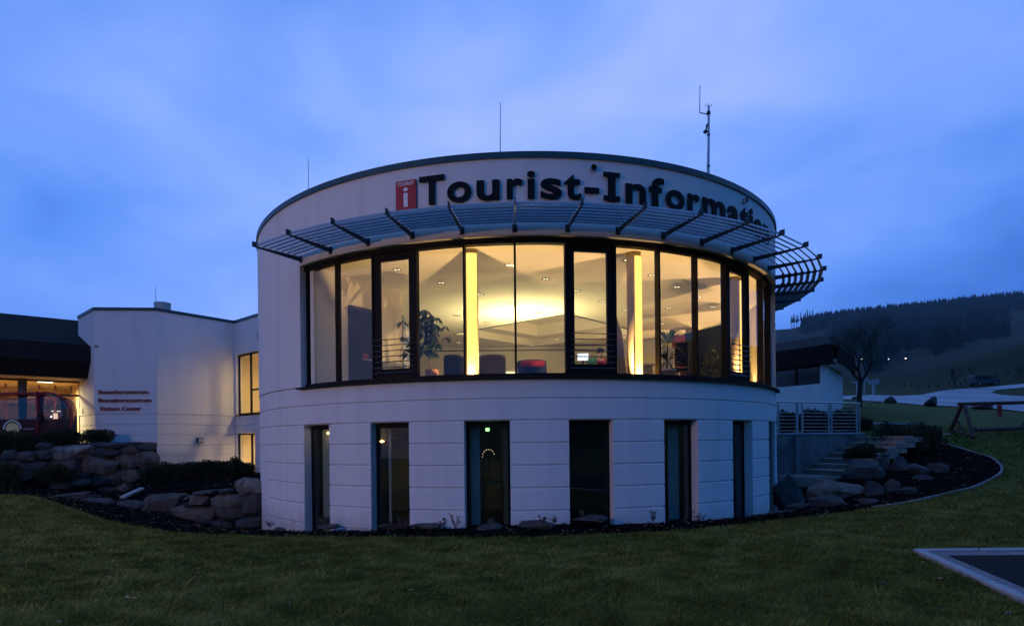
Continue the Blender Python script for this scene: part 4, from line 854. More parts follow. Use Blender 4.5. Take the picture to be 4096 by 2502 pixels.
vb = atY(650, 1240, 26.8); obj('drum', MB().lathe(vb, [(.34, -.3), (.34, .30), (0, .32)], 32), mat('vent_metal', (.34, .36, .38), .5, metal=.4), vt, smooth=False); obj('rim', MB().lathe(vb, [(.34, .26), (.355, .27), (.355, .31), (.34, .32)], 32), STEEL, vt)

# ------------------------------------------------------------------ old dark-roofed entrance building at the left
OB = thing('entrance_building', 'dark shingled building with warm lit shop front at the far left', 'building', (-20, 27, 1.7))
Q0 = Vector((-18.25, 27.15, 0)); u = Vector((-.774, -.633, 0)); no = Vector((.633, -.774, 0)); E0 = Q0 - u * .1
def shing(c1, c2, sx, sz, nm):
    m = bpy.data.materials.new(nm); m.use_nodes = True; t = m.node_tree; b = t.nodes['Principled BSDF']; b.inputs['Roughness'].default_value = .95; b.inputs['Specular IOR Level'].default_value = .15
    co = N(t, 'ShaderNodeTexCoord').outputs['Object']; n_ = N(t, 'ShaderNodeTexNoise'); n_.inputs['Scale'].default_value = 4; n_.inputs['Detail'].default_value = 5; L(t, co, n_.inputs[0])
    L(t, mixc(t, n_.outputs['Fac'], c1, c2), b.inputs['Base Color']); return m
SH = shing((.009, .010, .011), (.026, .026, .027), 1, 1, 'slate_shingle'); SHD = shing((.006, .005, .005), (.02, .016, .015), 1, 1, 'dark_boards')
def osweep(nm, t0, t1, prof, m): return obj(nm, MB().sweep(Q0 + u * t0, Q0 + u * t1, prof, no), m, OB)
# fascia rows of shingles and the roof slope in courses
T1 = 9.0
for i in range(6):
    z1 = 5.86 - i * .115; osweep('shingle_course', -.22 + (i % 2) * .01, T1, [(1.95 + .0, z1), (1.975, z1 - .125), (1.93, z1 - .125), (1.90, z1)], SH)
osweep('fascia_core', -.18, T1, [(1.90, 5.88), (1.90, 5.17), (1.42, 4.52), (1.0, 4.52), (1.0, 5.88)], SHD)
for i in range(14):
    o0 = 1.70 - i * .36; z0 = 5.90 + i * .135; osweep('shingle_course', -.2 - i * .34, T1, [(o0, z0), (o0 + .03, z0 + .03), (o0 - .38, z0 + .165), (o0 - .38, z0 + .13)], SH)
osweep('soffit', .0, T1, [(1.4, 4.50), (1.4, 4.54), (-.0, 4.54), (-.0, 4.50)], mat('soffit_wood', (.42, .30, .18), .7, var=.1, vscale=8))
RF = mat('red_brown_frame', (.07, .012, .012), .5)
fm = MB(); L_ = 7.5
for s in (.08, 2.05, 2.25, 4.2, 6.2): fm.bar(Q0 + u * s + Vector((0, 0, 1.72)), Q0 + u * s + Vector((0, 0, 4.5)), .09, .09)
for z in (1.76, 3.85, 4.46): fm.bar(Q0 + u * .1 + Vector((0, 0, z)), Q0 + u * L_ + Vector((0, 0, z)), .08, .09)
sf = obj('shop_front', fm, RF, OB)
for a, b in ((.12, 2.0), (2.3, 4.15), (4.25, 6.15)):
    for z0, z1 in ((1.80, 3.80), (3.9, 4.42)): obj('pane', MB().add([Q0 + u * a + Vector((0, 0, z0)), Q0 + u * b + Vector((0, 0, z0)), Q0 + u * b + Vector((0, 0, z1)), Q0 + u * a + Vector((0, 0, z1))], [(0, 1, 2, 3)]), GLASS, sf)
obj('pillar', MB().box(Q0 + u * 2.15 + no * .15 + Vector((0, 0, 3.1)), (.28, .28, 2.8), math.atan2(u.y, u.x)), mat('dark_pillar', (.02, .025, .035), .6), OB)
hall = MB(); P_ = [Q0 + no * -.1, Q0 + u * 8 + no * -.1, Q0 + u * 8 + no * -6, Q0 + no * -6]
hall.add([v + Vector((0, 0, z)) for z in (1.70, 4.56) for v in P_], [(0, 1, 2, 3), (4, 5, 6, 7), (1, 2, 6, 5), (2, 3, 7, 6), (3, 0, 4, 7)])
link('hall_walls', mesh('hall_walls', hall, mat('hall_ochre', (.68, .50, .28), .8, var=.1), fix=False), OB)
obj('back_panel', MB().bar(Q0 + u * .1 + no * -5.4 + Vector((0, 0, 2.75)), Q0 + u * 7.5 + no * -5.4 + Vector((0, 0, 2.75)), .1, 2.0), mat('hall_back', (.10, .10, .05), .6, var=.5, vscale=3), OB)
obj('reception_desk', MB().bar(Q0 + u * .4 + no * -3.9 + Vector((0, 0, 2.25)), Q0 + u * 3.5 + no * -4.2 + Vector((0, 0, 2.25)), .6, 1.05), mat('desk_dark', (.12, .06, .03), .4), OB)
sc = MB()
for i in range(9):
    s = .2 + i * .62; sc.bar(Q0 + u * s + no * -2.8 + Vector((0, 0, 1.75)), Q0 + u * s + no * -2.8 + Vector((0, 0, 4.5)), .06, .06)
for z in (3.9, 3.1): sc.bar(Q0 + u * .1 + no * -2.8 + Vector((0, 0, z)), Q0 + u * 6 + no * -2.8 + Vector((0, 0, z)), .05, .06)
obj('inner_screen', sc, RF, OB)
for s, o_, z, w, h, c_ in ((.9, -1.6, 2.95, .16, .34, (1, .95, .7)), (1.4, -3.6, 2.7, .9, .05, (.35, 1, .45)), (.6, -3.4, 2.3, .6, .05, (.4, 1, .4)), (.7, -3.5, 3.3, .5, .04, (.7, 1, .7))):
    k = MB().box(Q0 + u * s + no * o_ + Vector((0, 0, z)), (w, .05, h), math.atan2(u.y, u.x)); obj('lit_display', k, mat('display_%d' % int(z * 100), c_, .5, emit=c_, estr=3.0), OB)
obj('ceiling_lamp', MB().box(Q0 + u * 1.3 + no * -.9 + Vector((0, 0, 4.48)), (.55, .08, .03), math.atan2(u.y, u.x)), mat('tube_glow', (1, .9, .6), .5, emit=(1, .9, .6), estr=5), OB)
for s, o_ in ((1.6, -1.6), (5, -2.5)):
    ld = bpy.data.lights.new('hall_lamp', 'AREA'); ld.energy = 460; ld.color = (1, .78, .42); ld.size = .8; lo = bpy.data.objects.new('hall_lamp', ld); COL.objects.link(lo); lo.location = Q0 + u * s + no * o_ + Vector((0, 0, 4.3)); lo.parent = OB; lo.matrix_parent_inverse = WI[OB.name]
# terrace the gondola stands on
TZ = 1.70
terr = [(-25, 21.0), (-20.2, 22.4), (-17.4, 23.35), (-14.35, 24.1), (-14.05, 25.7), (-16.6, 25.6), (-18.4, 27.3), (-24, 24)]
struct(obj('terrace', MB().prism(terr, -.2, TZ), MULCH))

# ---- red cable car cabin
GC = thing('cable_car_cabin', 'dark red ski lift gondola cabin parked on the terrace at the left', 'gondola', (-18.6, 24.3, TZ))
gx0, gx1 = -21.4, atY(265, 1680, 24.0).x; gy, gzb, gzt = 24.55, TZ + .02, 3.82
REDC = mat('cabin_red', (.26, .014, .028), .35, var=.08)
def gprof(x):       # half height curve of the cabin ends
    e = max(0.0, (x - (gx1 - 1.05)) / 1.05, ((gx0 + 1.05) - x) / 1.05); return math.sqrt(max(.02, 1 - e ** 2.4))
xs = np.linspace(gx0, gx1, 40); body = MB(); K = 16; zc, hz, hy = 2.74, 1.06, .68
def gring(x, s): 
    return [Vector((x, gy + hy * s * math.copysign(abs(math.cos(t)) ** .45, math.cos(t)) * (.72 + .28 * s), zc - .05 + hz * (s if math.sin(t) > 0 else s ** .55) * math.copysign(abs(math.sin(t)) ** .5, math.sin(t)))) for t in np.linspace(0, 2 * math.pi, K, endpoint=False)]
vs = [v for x in xs for v in gring(x, gprof(x))]
allf = [(i * K + j, i * K + (j + 1) % K, (i + 1) * K + (j + 1) % K, (i + 1) * K + j) for i in range(39) for j in range(K)]; xbp = atY(162, 1700, 23.9).x
def isg(f): c = sum((vs[q] for q in f), Vector()) / 4; return 2.46 < c.z < 3.66 and abs(c.x - xbp) > .14 and c.x > gx0 + .3
body.add(vs, [f for f in allf if not isg(f)] + [tuple(range(K)), tuple(range(39 * K, 40 * K))])
obj('shell', body, mat('cabin_dark', (.050, .018, .026), .22), GC, smooth=True)
gbm = MB().add(vs, [f for f in allf if isg(f)]); obj('glazing', gbm, GLASS_C, GC, smooth=True)
obj('bench', MB().box(((gx0 + gx1) / 2, gy + .3, TZ + .55), (gx1 - gx0 - 1.2, .4, .9)), BLK, GC)
yf = gy - hy - .03
xb = atY(162, 1700, 23.9).x
pil = MB()
for i in range(9):
    z0 = TZ + .05 + i * .225; z1 = z0 + .225; k0 = .10 * math.sin((z0 - 2.75) * 1.6) ** 2; k1 = .10 * math.sin((z1 - 2.75) * 1.6) ** 2
    pil.bar((xb - k0, yf + k0 * .8, z0), (xb - k1, yf + k1 * .8, z1), .05, .24)
obj('door_pillar', pil, REDC, GC); obj('roof_rim', MB().bar((gx0 + .4, gy - .56, 3.73), (gx1 - .62, gy - .56, 3.73), .12, .09), REDC, GC, bevel=.03)
obj('roof_hanger', MB().bar((-19.4, gy, 3.78), (-18.4, gy, 3.78), .2, .08).tube((-19.0, gy, 3.78), (-19.0, gy, 4.0), .04), FINM, GC)
rimc = MB(); pr = [Vector((gx1 - 1.0 + 1.0 * math.sin(t), gy - .2 + 0 * t, zc + 1.03 * math.cos(t))) for t in np.linspace(.1, 2.9, 16)]; rimc.path(pr, [.035] * 16, 6); obj('end_rim', rimc, REDC, GC)
lg = atY(50, 1706, 23.85); dm = MB().tube(lg + Vector((0, 0, -.10)), lg + Vector((0, -.012, -.10)), .27, n=32); EM = obj('emblem', dm, mat('emblem_yellow', (.62, .50, .10), .6, col2=(.70, .62, .32), vscale=4), GC)
ar = MB()
for t in np.linspace(-1.45, 1.45, 15):
    ar.box(lg + Vector((.345 * math.sin(t), -.012, -.10 + .345 * math.cos(t))), (.062, .012, .05), 0, 0, t)
obj('emblem_arc', ar, WHT, EM); obj('stripe', MB().box((xb - .42, yf - .005, 2.30), (.42, .01, .05)), mat('grey_stripe', (.25, .25, .24), .6), GC)
obj('step', MB().box((xb + .1, yf - .2, TZ + .04), (.62, .3, .06)), mat('step_wood', (.3, .22, .14), .8), GC)
obj('door_mirror', MB().box((xb + .07, yf - .09, 2.72), (.16, .12, .42)), BLK, GC, bevel=.05)

# ------------------------------------------------------------------ stone walls
STM = [mat('stone_grey', (0.034, 0.034, 0.033), .9, col2=(0.071, 0.063, 0.053), vscale=3.5, bump=1.0, bscale=11, detail=8), mat('stone_brown', (.055, .049, .042), .9, col2=(.15, .132, .112), vscale=3, bump=1.0, bscale=10, detail=8),
       mat('stone_blue', (0.023, 0.030, 0.034), .9, col2=(0.049, 0.053, 0.052), vscale=4, bump=1.0, bscale=12, detail=8), mat('stone_lichen', (0.048, 0.044, 0.041), .9, col2=(0.245, 0.231, 0.218), vscale=3.2, bump=.8, bscale=12, detail=7)]
def rock_mesh(w, h, d, seed, cut=(.66, .94), m=0):
    rg = random.Random(seed); bm = bmesh.new(); bmesh.ops.create_icosphere(bm, subdivisions=3 if max(w, h) > 1.2 else 2, radius=1)
    planes = [(Vector((rg.gauss(0, 1), rg.gauss(0, 1), rg.gauss(0, 1))).normalized(), rg.uniform(*cut)) for _ in range(9 if cut[0] > .6 else 18)]
    for v in bm.verts:
        c = v.co.normalized(); k = max(abs(c.x), abs(c.y), abs(c.z)); p = c / (k ** (1.0 if cut[0] > .6 else .6))
        for nn, dd in planes:
            e = p.dot(nn) - dd * 1.2
            if e > 0: p = p - nn * e
        p += c * (rg.uniform(-.03, .03) + .05 * math.sin(c.x * 5 + seed) * math.cos(c.z * 6 + c.y * 4 + seed)); v.co = Vector((p.x * w / 2, p.y * d / 2, p.z * h / 2))
    bmesh.ops.recalc_face_normals(bm, faces=bm.faces); me = bpy.data.meshes.new('stone'); bm.to_mesh(me); bm.free(); me.materials.append(STM[m])
    for f in me.polygons: f.use_smooth = rg.random() < .0
    return me
def stone_wall(name, lb, boxes, Yof, dep, parent=None):
    t = None
    for i, (x0, y0, x1, y1, m) in enumerate(boxes):
        fx0, fx1, fy0, fy1 = x0 / 2.24, x1 / 2.24, 1650 + y0 / 2.24, 1650 + y1 / 2.24; Y = Yof((fx0 + fx1) / 2)
        a, b = atY(fx0, fy0, Y), atY(fx1, fy1, Y); c = (a + b) / 2
        if t is None: t = thing(name, lb, 'wall', (c.x, c.y, b.z))
        o = link('stone', rock_mesh(abs(b.x - a.x) * 1.06, abs(a.z - b.z) * 1.06, dep, 100 + i + int(x0), m=m), t); o.location = c + Vector((0, dep * .32, 0)); o.rotation_euler = (0, random.uniform(-.10, .10), random.uniform(-.22, .25))
    return t
UPW = [(0, 335, 110, 430, 2), (110, 345, 292, 447, 0), (290, 330, 440, 430, 2), (415, 295, 790, 408, 3), (790, 300, 1052, 402, 2), (1060, 290, 1220, 372, 1), (1220, 268, 1360, 340, 0), (-60, 425, 150, 540, 2), (150, 430, 390, 540, 2), (385, 410, 665, 560, 0), (650, 390, 1028, 538, 1),
       (1028, 365, 1185, 510, 1), (1190, 330, 1405, 480, 1), (1250, 478, 1405, 590, 1), (100, 530, 370, 600, 2), (640, 540, 770, 590, 0), (640, 588, 785, 665, 1), (785, 530, 1060, 668, 0), (1065, 500, 1240, 635, 1), (1150, 590, 1300, 695, 2), (1040, 625, 1148, 710, 1), (870, 660, 1040, 720, 2), (400, 550, 640, 640, 2),
       (-60, 540, 110, 640, 2), (300, 270, 420, 335, 2), (800, 268, 1060, 305, 2), (1060, 262, 1240, 300, 2), (440, 620, 640, 690, 2)]
stone_wall('stone_wall', 'tall dry stone retaining wall below the gondola terrace', UPW, lambda x: 22.4 + x / 628 * 1.55, .62)
LOW = [(490, 715, 800, 790, 2), (710, 770, 1000, 890, 2), (1015, 795, 1290, 915, 2), (1285, 735, 1645, 905, 0), (1645, 745, 1690, 800, 0), (1690, 735, 1850, 845, 1), (1870, 735, 2170, 865, 1), (1925, 815, 2160, 965, 0), (2165, 720, 2330, 935, 0), (2080, 590, 2335, 735, 3), (1540, 830, 1895, 980, 1), (1730, 955, 1890, 1010, 2),
       (1150, 905, 1530, 975, 2), (2100, 940, 2330, 1040, 2), (1890, 690, 1950, 728, 2), (1955, 685, 2060, 728, 2), (1700, 700, 1885, 738, 2), (1640, 800, 1700, 850, 2), (1890, 965, 2110, 1035, 2), (1340, 900, 1560, 950, 0)]
stone_wall('stone_wall', 'low dry stone wall curving to the left edge of the round building', LOW, lambda x: 18.4 - (x - 220) / 820 * 1.9, .55)
# bed held by the low wall
hb = [(-7.2, 17.2, .45), (-9.2, 18.2, .22), (-11.2, 19.2, -.1), (-12.6, 21.2, .1), (-14.2, 24.5, .35), (-14.0, 25.9, .55), (-11.9, 28.7, .35), (-10, 27.0, .30), (-6.5, 24.5, .30), (-5.5, 18.0, .45)]
HB = tps_fit(np.array(hb)); struct(drape('upper_bed', [h[:2] for h in hb], .3, lambda x, y: tps_eval(HB, x, y) + .02 * ripple(x * 2, y * 2), MULCH, skirt=.01))
chips('bark_chips', [h[:2] for h in hb], 3500, lambda x, y: tps_eval(HB, x, y) + .02, CH, seed=9)
chips('bark_chips', terr, 2500, lambda x, y: 0 * x + TZ, CH, seed=10)
tag(obj('pale_slab', MB().add([atY(478, 1984, 19.6), atY(500, 1984, 19.6), atY(577, 1949, 20.9), atY(560, 1947, 20.9)] + [atY(478, 1990, 19.6), atY(500, 1992, 19.6), atY(577, 1957, 20.9), atY(560, 1955, 20.9)], [(0, 1, 2, 3), (0, 4, 5, 1), (1, 5, 6, 2), (2, 6, 7, 3), (3, 7, 4, 0)]), CONC), 'pale slab lying in the mulch between the two stone walls', 'slab')

# ---- loose rocks
ROCKM = {}
def boulder(lb, px0, py0, px1, py1, Y, m=2, name='boulder', seed=None, grp=None, sink=.25):
    if name == 'rock': py0 = py0 + (py1 - py0) * .3
    a, b = atY(px0, py0, Y), atY(px1, py1, Y); w = b.x - a.x; h = (a.z - b.z) / (1 - sink) ; c = Vector(((a.x + b.x) / 2, Y + w * .2, a.z - h / 2))
    o = link(name, rock_mesh(w * 1.2, h * 1.16, w * .8, seed if seed else int(px0 * 7 + py0), (.40, .80), m)); o.location = c; o.rotation_euler = (0, 0, random.uniform(-.3, .3)); tag(o, lb, 'rock' if name == 'rock' else 'boulder', grp); return o
def c2(x, y): return 3000 + x / 2.248, 1550 + y / 2.248
BR = [(238, 805, 525, 1085, 15.6, 2, 'blue grey boulder leaning on the right edge of the round building'), (470, 825, 1060, 1010, 15.9, 1, 'broad dark brown boulder in front of the stairs'), (880, 645, 1250, 845, 17.3, 2, 'big rounded grey boulder below the dark bush'),
      (1110, 618, 1275, 740, 17.9, 2, 'smaller grey boulder tucked behind the big rounded one'), (1275, 620, 1440, 790, 17.6, 2, 'upright grey boulder right of the dark gap'), (1435, 672, 1610, 760, 17.0, 2, 'pale blue boulder at the right of the rock group'), (1600, 675, 1790, 790, 17.2, 2, 'light topped rock at the far right of the rock group'),
      (1490, 770, 1700, 900, 16.5, 2, 'low blue grey boulder below the pale blue one'), (1030, 835, 1230, 1000, 15.4, 2, 'grey boulder at the centre of the rock group'), (1190, 808, 1360, 1000, 15.5, 0, 'dark pointed boulder right of the centre'), (590, 982, 895, 1062, 14.3, 2, 'flat blue grey rock at the front of the rock group'),
      (1003, 1000, 1178, 1048, 14.2, 0, 'small pale flat rock at the front right'), (355, 1035, 535, 1078, 14.1, 2, 'low dark rock close to the gravel strip'), (1340, 895, 1500, 990, 15.2, 2, 'half buried rock among leaves at the right')]
for x0, y0, x1, y1, Y, m, lb in BR:
    p0, p1 = c2(x0, y0), c2(x1, y1); boulder(lb, p0[0], p0[1], p1[0], p1[1], Y, m, grp='boulders beside the stairs')
def c5(x, y): return 1000 + x / 2.15, 1500 + y / 2.15
for x0, y0, x1, y1, lb, ox in ((185, 1290, 300, 1330, 'small rock at the left foot of the round building', 0), (565, 1263, 745, 1318, 'low rock under the first tall window', 0), (1070, 1273, 1215, 1306, 'flat rock under the second tall window', 0), (1385, 1246, 1650, 1325, 'humped rock between second and third tall windows', 0), (1890, 1256, 2255, 1335, 'long mossy rock under the third tall window', 0),
                               (-40, 1208, 285, 1330, 'brown sloping rock left of the fourth tall window', 1100), (368, 1200, 760, 1256, 'long pale topped rock under the fourth tall window', 1100)):
    q0, q1 = c5(x0, y0), c5(x1, y1); th, _ = thof((q0[0] + q1[0]) / 2 + ox, 2000, R0 + .35); Yk = cyl(th, R0 + .38, 0).y
    boulder(lb, q0[0] + ox, q0[1], q1[0] + ox, q1[1], Yk, 0 if m else 2, 'rock', grp='rocks along the foot of the round building')
GRV = mat('pale_gravel', (.34, .35, .36), .9, var=.2, vscale=20); gpoly = [tuple(cyl(a, R0 + .02, 0).xy) for a in (44, 50, 56, 62, 68, 74)] + [tuple(cyl(a, R0 + w, 0).xy) for a, w in ((74, .75), (68, .7), (62, .6), (56, .45), (50, .3), (44, .12))]
chips('gravel_strip', gpoly, 2600, lambda x, y: ground(x, y) + .09, [GRV], size=(.03, .07), seed=5)

# ---- shrubs
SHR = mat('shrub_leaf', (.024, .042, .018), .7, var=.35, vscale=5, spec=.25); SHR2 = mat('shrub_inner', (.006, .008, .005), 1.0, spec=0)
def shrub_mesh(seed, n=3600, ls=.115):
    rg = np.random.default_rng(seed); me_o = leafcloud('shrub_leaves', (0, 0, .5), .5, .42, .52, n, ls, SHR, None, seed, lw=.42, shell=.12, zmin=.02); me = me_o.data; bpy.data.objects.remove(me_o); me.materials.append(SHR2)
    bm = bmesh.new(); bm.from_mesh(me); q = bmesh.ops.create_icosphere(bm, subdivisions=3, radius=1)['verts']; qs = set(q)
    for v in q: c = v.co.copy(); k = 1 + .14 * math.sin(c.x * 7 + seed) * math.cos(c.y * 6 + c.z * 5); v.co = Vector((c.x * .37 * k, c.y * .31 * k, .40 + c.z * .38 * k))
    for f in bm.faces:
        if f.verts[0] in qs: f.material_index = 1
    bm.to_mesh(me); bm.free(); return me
SM = [shrub_mesh(s) for s in (11, 12, 13, 14)]; TW = []
for s in range(2):
    rg2 = random.Random(s); m = MB()
    for i in range(16):
        a = rg2.uniform(0, 6.28); e = Vector((math.cos(a) * rg2.uniform(.1, .42), math.sin(a) * rg2.uniform(.1, .36), rg2.uniform(.6, 1.02))); m.path([Vector((0, 0, 0)), e * .5 + Vector((0, 0, -.05)), e], [.014, .009, .004], 4)
    TW.append(mesh('shrub_stems', m, WOOD))
def shrub(lb, px0, px1, ytop, ybase, Y, grp, name='shrub', cat='shrub'):
    a, b = atY(px0, ybase, Y), atY(px1, ytop, Y); w = b.x - a.x; h = b.z - a.z; t = thing(name, lb, cat, ((a.x + b.x) / 2, Y, a.z), random.uniform(-.3, .3), grp)
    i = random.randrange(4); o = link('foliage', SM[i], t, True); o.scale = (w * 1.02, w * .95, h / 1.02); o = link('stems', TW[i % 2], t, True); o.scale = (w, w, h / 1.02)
g1 = 'evergreen shrubs on the gondola terrace'; g2 = 'evergreen hedge shrubs below the left wing'; g3 = 'shrubs behind the railing'; g4 = 'dark shrubs beside the stairs'
for a in ((-10, 70, 1722, 1795, 22.9, 'shrub in front of the gondola emblem'), (60, 140, 1728, 1792, 23.0, 'shrub in front of the gondola door'), (160, 245, 1724, 1784, 23.4, 'shrub right of the gondola step'), (225, 322, 1714, 1780, 23.6, 'shrub below the shop front window'), (335, 448, 1717, 1774, 24.2, 'single shrub against the white wing wall')): shrub(a[5], *a[:5], g1)
for a in ((-20, 85, 1850, 1960, 21.2, 'dark bush at the far left in front of the tall stone wall'), (150, 300, 1858, 1932, 21.4, 'rounded bush in front of the tall stone wall')): shrub(a[5], *a[:5], 'bushes in front of the tall stone wall')
for i, (a, b, t_) in enumerate(((560, 668, 1858), (618, 722, 1850), (684, 782, 1856), (738, 836, 1846), (792, 888, 1842), (842, 934, 1844), (896, 982, 1832), (948, 1018, 1850))):
    shrub('hedge shrub %s below the left wing' % ('at the left end', 'second from the left end', 'left of the wall lamp', 'under the wall lamp', 'just right of the wall lamp', 'third from the lit door', 'second from the lit door', 'in front of the lit door')[i], a, b, t_, 1935 if i < 3 else 1915, 22.6 + i * .25 if i < 5 else 23.8 + (i - 5) * .5, g2)
for a in ((3106, 3186, 1645, 1735, 21.0, 'shrub behind the first railing panel'), (3186, 3270, 1642, 1735, 20.8, 'left shrub behind the second railing panel'), (3232, 3312, 1640, 1735, 21.4, 'taller shrub behind the middle of the second railing panel'), (3318, 3392, 1645, 1735, 20.9, 'shrub behind the third railing panel'), (3372, 3440, 1648, 1735, 21.5, 'shrub by the last railing post'), (3436, 3492, 1672, 1740, 21.5, 'shrub just right of the railing')): shrub(a[5], *a[:5], g3)
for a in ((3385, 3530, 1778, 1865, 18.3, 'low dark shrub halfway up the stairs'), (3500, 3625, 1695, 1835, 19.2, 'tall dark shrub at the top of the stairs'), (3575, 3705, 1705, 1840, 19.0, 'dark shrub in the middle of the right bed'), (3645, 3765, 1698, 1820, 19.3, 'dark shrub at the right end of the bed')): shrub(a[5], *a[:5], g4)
# bare little perennials in the bed
def sprig(lb, px, ytop, ybase, w, seed):
    th, _ = thof(px, 2000, R0 + .4); Y = cyl(th, R0 + .42, 0).y; b = atY(px, ybase, Y); h = atY(px, ytop, Y).z - b.z; rg2 = random.Random(seed); t = thing('withered_plant', lb, 'plant', tuple(b), group='withered plants along the round building'); st = MB(); lf = MB()
    for i in range(7):
        e = b + Vector((rg2.uniform(-1, 1) * w, rg2.uniform(-.1, .1), h * rg2.uniform(.55, 1))); mid = (b + e) / 2 + Vector((rg2.uniform(-.03, .03), 0, .02)); st.path([b, mid, e], [.005, .004, .002], 4)
        for j in range(7):
            f = b + (e - b) * rg2.uniform(.3, 1); a = rg2.uniform(0, 6.28); o = Vector((math.cos(a), math.sin(a) * .5, rg2.uniform(-.3, .8))) * .035; s = Vector((0, .012, .01)); s = o.cross(Vector((0, 1, 0))) * .4; lf.add([f, f + o * .5 + s, f + o, f + o * .5 - s], [(0, 1, 2, 3)])
    obj('stems', st, WOOD, t); obj('leaves', lf, mat('withered_leaf', (.10, .075, .05), .9), t)
for i, (px, yt, yb, w, lb) in enumerate(((1082, 2078, 2108, .15, 'at the left foot of the round building'), (1298, 2056, 2102, .16, 'beside the first tall window'), (1606, 2060, 2105, .2, 'in front of the second tall window'), (1775, 2060, 2112, .12, 'left twig before the third tall window'), (1822, 2050, 2110, .13, 'right twig before the third tall window'), (1965, 2074, 2095, .08, 'on the long mossy rock'),
                                         (2168, 2058, 2095, .1, 'left of the fourth tall window'), (2218, 2062, 2092, .09, 'on the brown sloping rock'), (2613, 2036, 2088, .16, 'before the pier left of the fifth tall window'), (2795, 2044, 2086, .14, 'at the right side of the fifth tall window'), (2330, 2036, 2064, .06, 'thin stalk before the fourth tall window'))): sprig('small withered plant ' + lb, px, yt, yb, w, 50 + i)

# ------------------------------------------------------------------ stairs, concrete wall and railing at the right
a_ = Vector((.93, .37, 0)).normalized(); e_ = Vector((.37, -.93, 0)).normalized()
SB = Vector((10.0, 18.9, .66)); NS = 7; tr = 2.35 / 6; rs = .165
SC_ = thing('stairs', 'outdoor flight of pale concrete steps rising right beside the wall', 'stairs', tuple(SB))
STP = mat('step_concrete', (.22, .19, .16), .9, var=.2, vscale=6, bump=.4, bscale=30); NOSE = mat('step_nosing', (.40, .36, .30), .85, var=.15, vscale=8)
for i in range(NS):
    z = SB.z + i * rs; p = SB + a_ * tr * i; L_ = 1.55
    q = p + e_ * L_; m = MB(); w = tr + .5; vs = [p, q, q + a_ * w, p + a_ * w]; vs = [Vector((v.x, v.y, z - rs - .02)) for v in vs] + [Vector((v.x, v.y, z - .035)) for v in vs]
    o = obj('step', m.add(vs, [(3, 2, 1, 0), (4, 5, 6, 7), (0, 1, 5, 4), (1, 2, 6, 5), (2, 3, 7, 6), (3, 0, 4, 7)]), STP, SC_)
    vs = [p - a_ * .03, q - a_ * .03, q + a_ * (tr + .02), p + a_ * (tr + .02)]; vs = [Vector((v.x, v.y, z - .034)) for v in vs] + [Vector((v.x, v.y, z)) for v in vs]
    obj('tread', MB().add(vs, [(3, 2, 1, 0), (4, 5, 6, 7), (0, 1, 5, 4), (1, 2, 6, 5), (2, 3, 7, 6), (3, 0, 4, 7)]), NOSE, o)
CW = thing('retaining_wall', 'stained grey concrete wall under the steel railing', 'wall', (9, 18.5, .4))
CST = mat('stained_concrete', (.17, .18, .18), .9, col2=(.085, .09, .095), vscale=2.2, bump=.5, bscale=18, stretch=(1, 1, .35))
w0, w1 = SB - a_ * 1.35 - e_ * .02, SB + a_ * 2.75 - e_ * .02; WT = 1.74
obj('wall_body', MB().bar(Vector((w0.x, w0.y, .75)) - e_ * .15, Vector((w1.x, w1.y, .75)) - e_ * .15, .28, 1.96), CST, CW, bevel=.01)
pw = SB - a_ * .42; obj('pilaster', MB().bar(Vector((pw.x, pw.y, .75)), Vector((pw.x, pw.y, .75)) + a_ * .42, .10, 1.9), CST, CW, bevel=.01)
obj('coping_slab', MB().bar(Vector((w0.x, w0.y, WT + .02)) - e_ * .15, Vector((w1.x, w1.y, WT + .02)) - e_ * .15, .36, .06), CONC, CW, bevel=.006)
struct(obj('stair_landing', MB().prism([tuple((SB - a_ * 1.5)[:2]), tuple((SB + a_ * .1)[:2]), tuple((SB + a_ * .1 + e_ * 1.6)[:2]), tuple((SB - a_ * 1.3 + e_ * 1.2)[:2])], .2, SB.z - rs), STP))
RLg = thing('steel_railing', 'steel railing with thin horizontal bars on the concrete wall', 'railing', (9.5, 18.6, WT))
def s_w(px): a = ray(px, 1680)[0]; b0 = w0 - e_ * .15; return (a * b0.y - b0.x) / (a_.x - a * a_.y)
def rp(px, z): s = s_w(px); b0 = w0 - e_ * .15; v = b0 + a_ * s; return Vector((v.x, v.y, z))
posts = [3111, 3189, 3207, 3317, 3325, 3429, 3438]
for x in posts: obj('post', MB().tube(rp(x, WT + .05), rp(x, WT + 1.0), .024 if x != 3189 else .045, n=10), STEEL, RLg)
obj('handrail', MB().tube(rp(3100, WT + 1.02), rp(3441, WT + 1.02), .026, n=12), STEEL, RLg)
for x0, x1 in ((3116, 3184), (3212, 3313), (3329, 3425)):
    fr = obj('panel_upright', MB().tube(rp(x0, WT + .1), rp(x0, WT + .92), .013, n=6), STEEL, RLg); obj('panel_upright', MB().tube(rp(x1, WT + .1), rp(x1, WT + .92), .013, n=6), STEEL, RLg)
    for j in range(8): obj('bar', MB().tube(rp(x0, WT + .12 + j * .112), rp(x1, WT + .12 + j * .112), .008, n=5), STEEL, fr)
HRl = thing('stair_handrail', 'short dark sloping handrail fixed to the concrete wall', 'handrail', tuple(rp(3110, 1.2))); h0, h1 = rp(3108, 1.15) + e_ * .25, rp(3150, 1.62) + e_ * .25
obj('rail', MB().tube(h0, h1, .02, n=8), FINM, HRl); obj('bracket', MB().tube(h0 + Vector((.1, 0, .08)), h0 + Vector((.1, 0, .02)) - e_ * .15, .012), FINM, HRl)
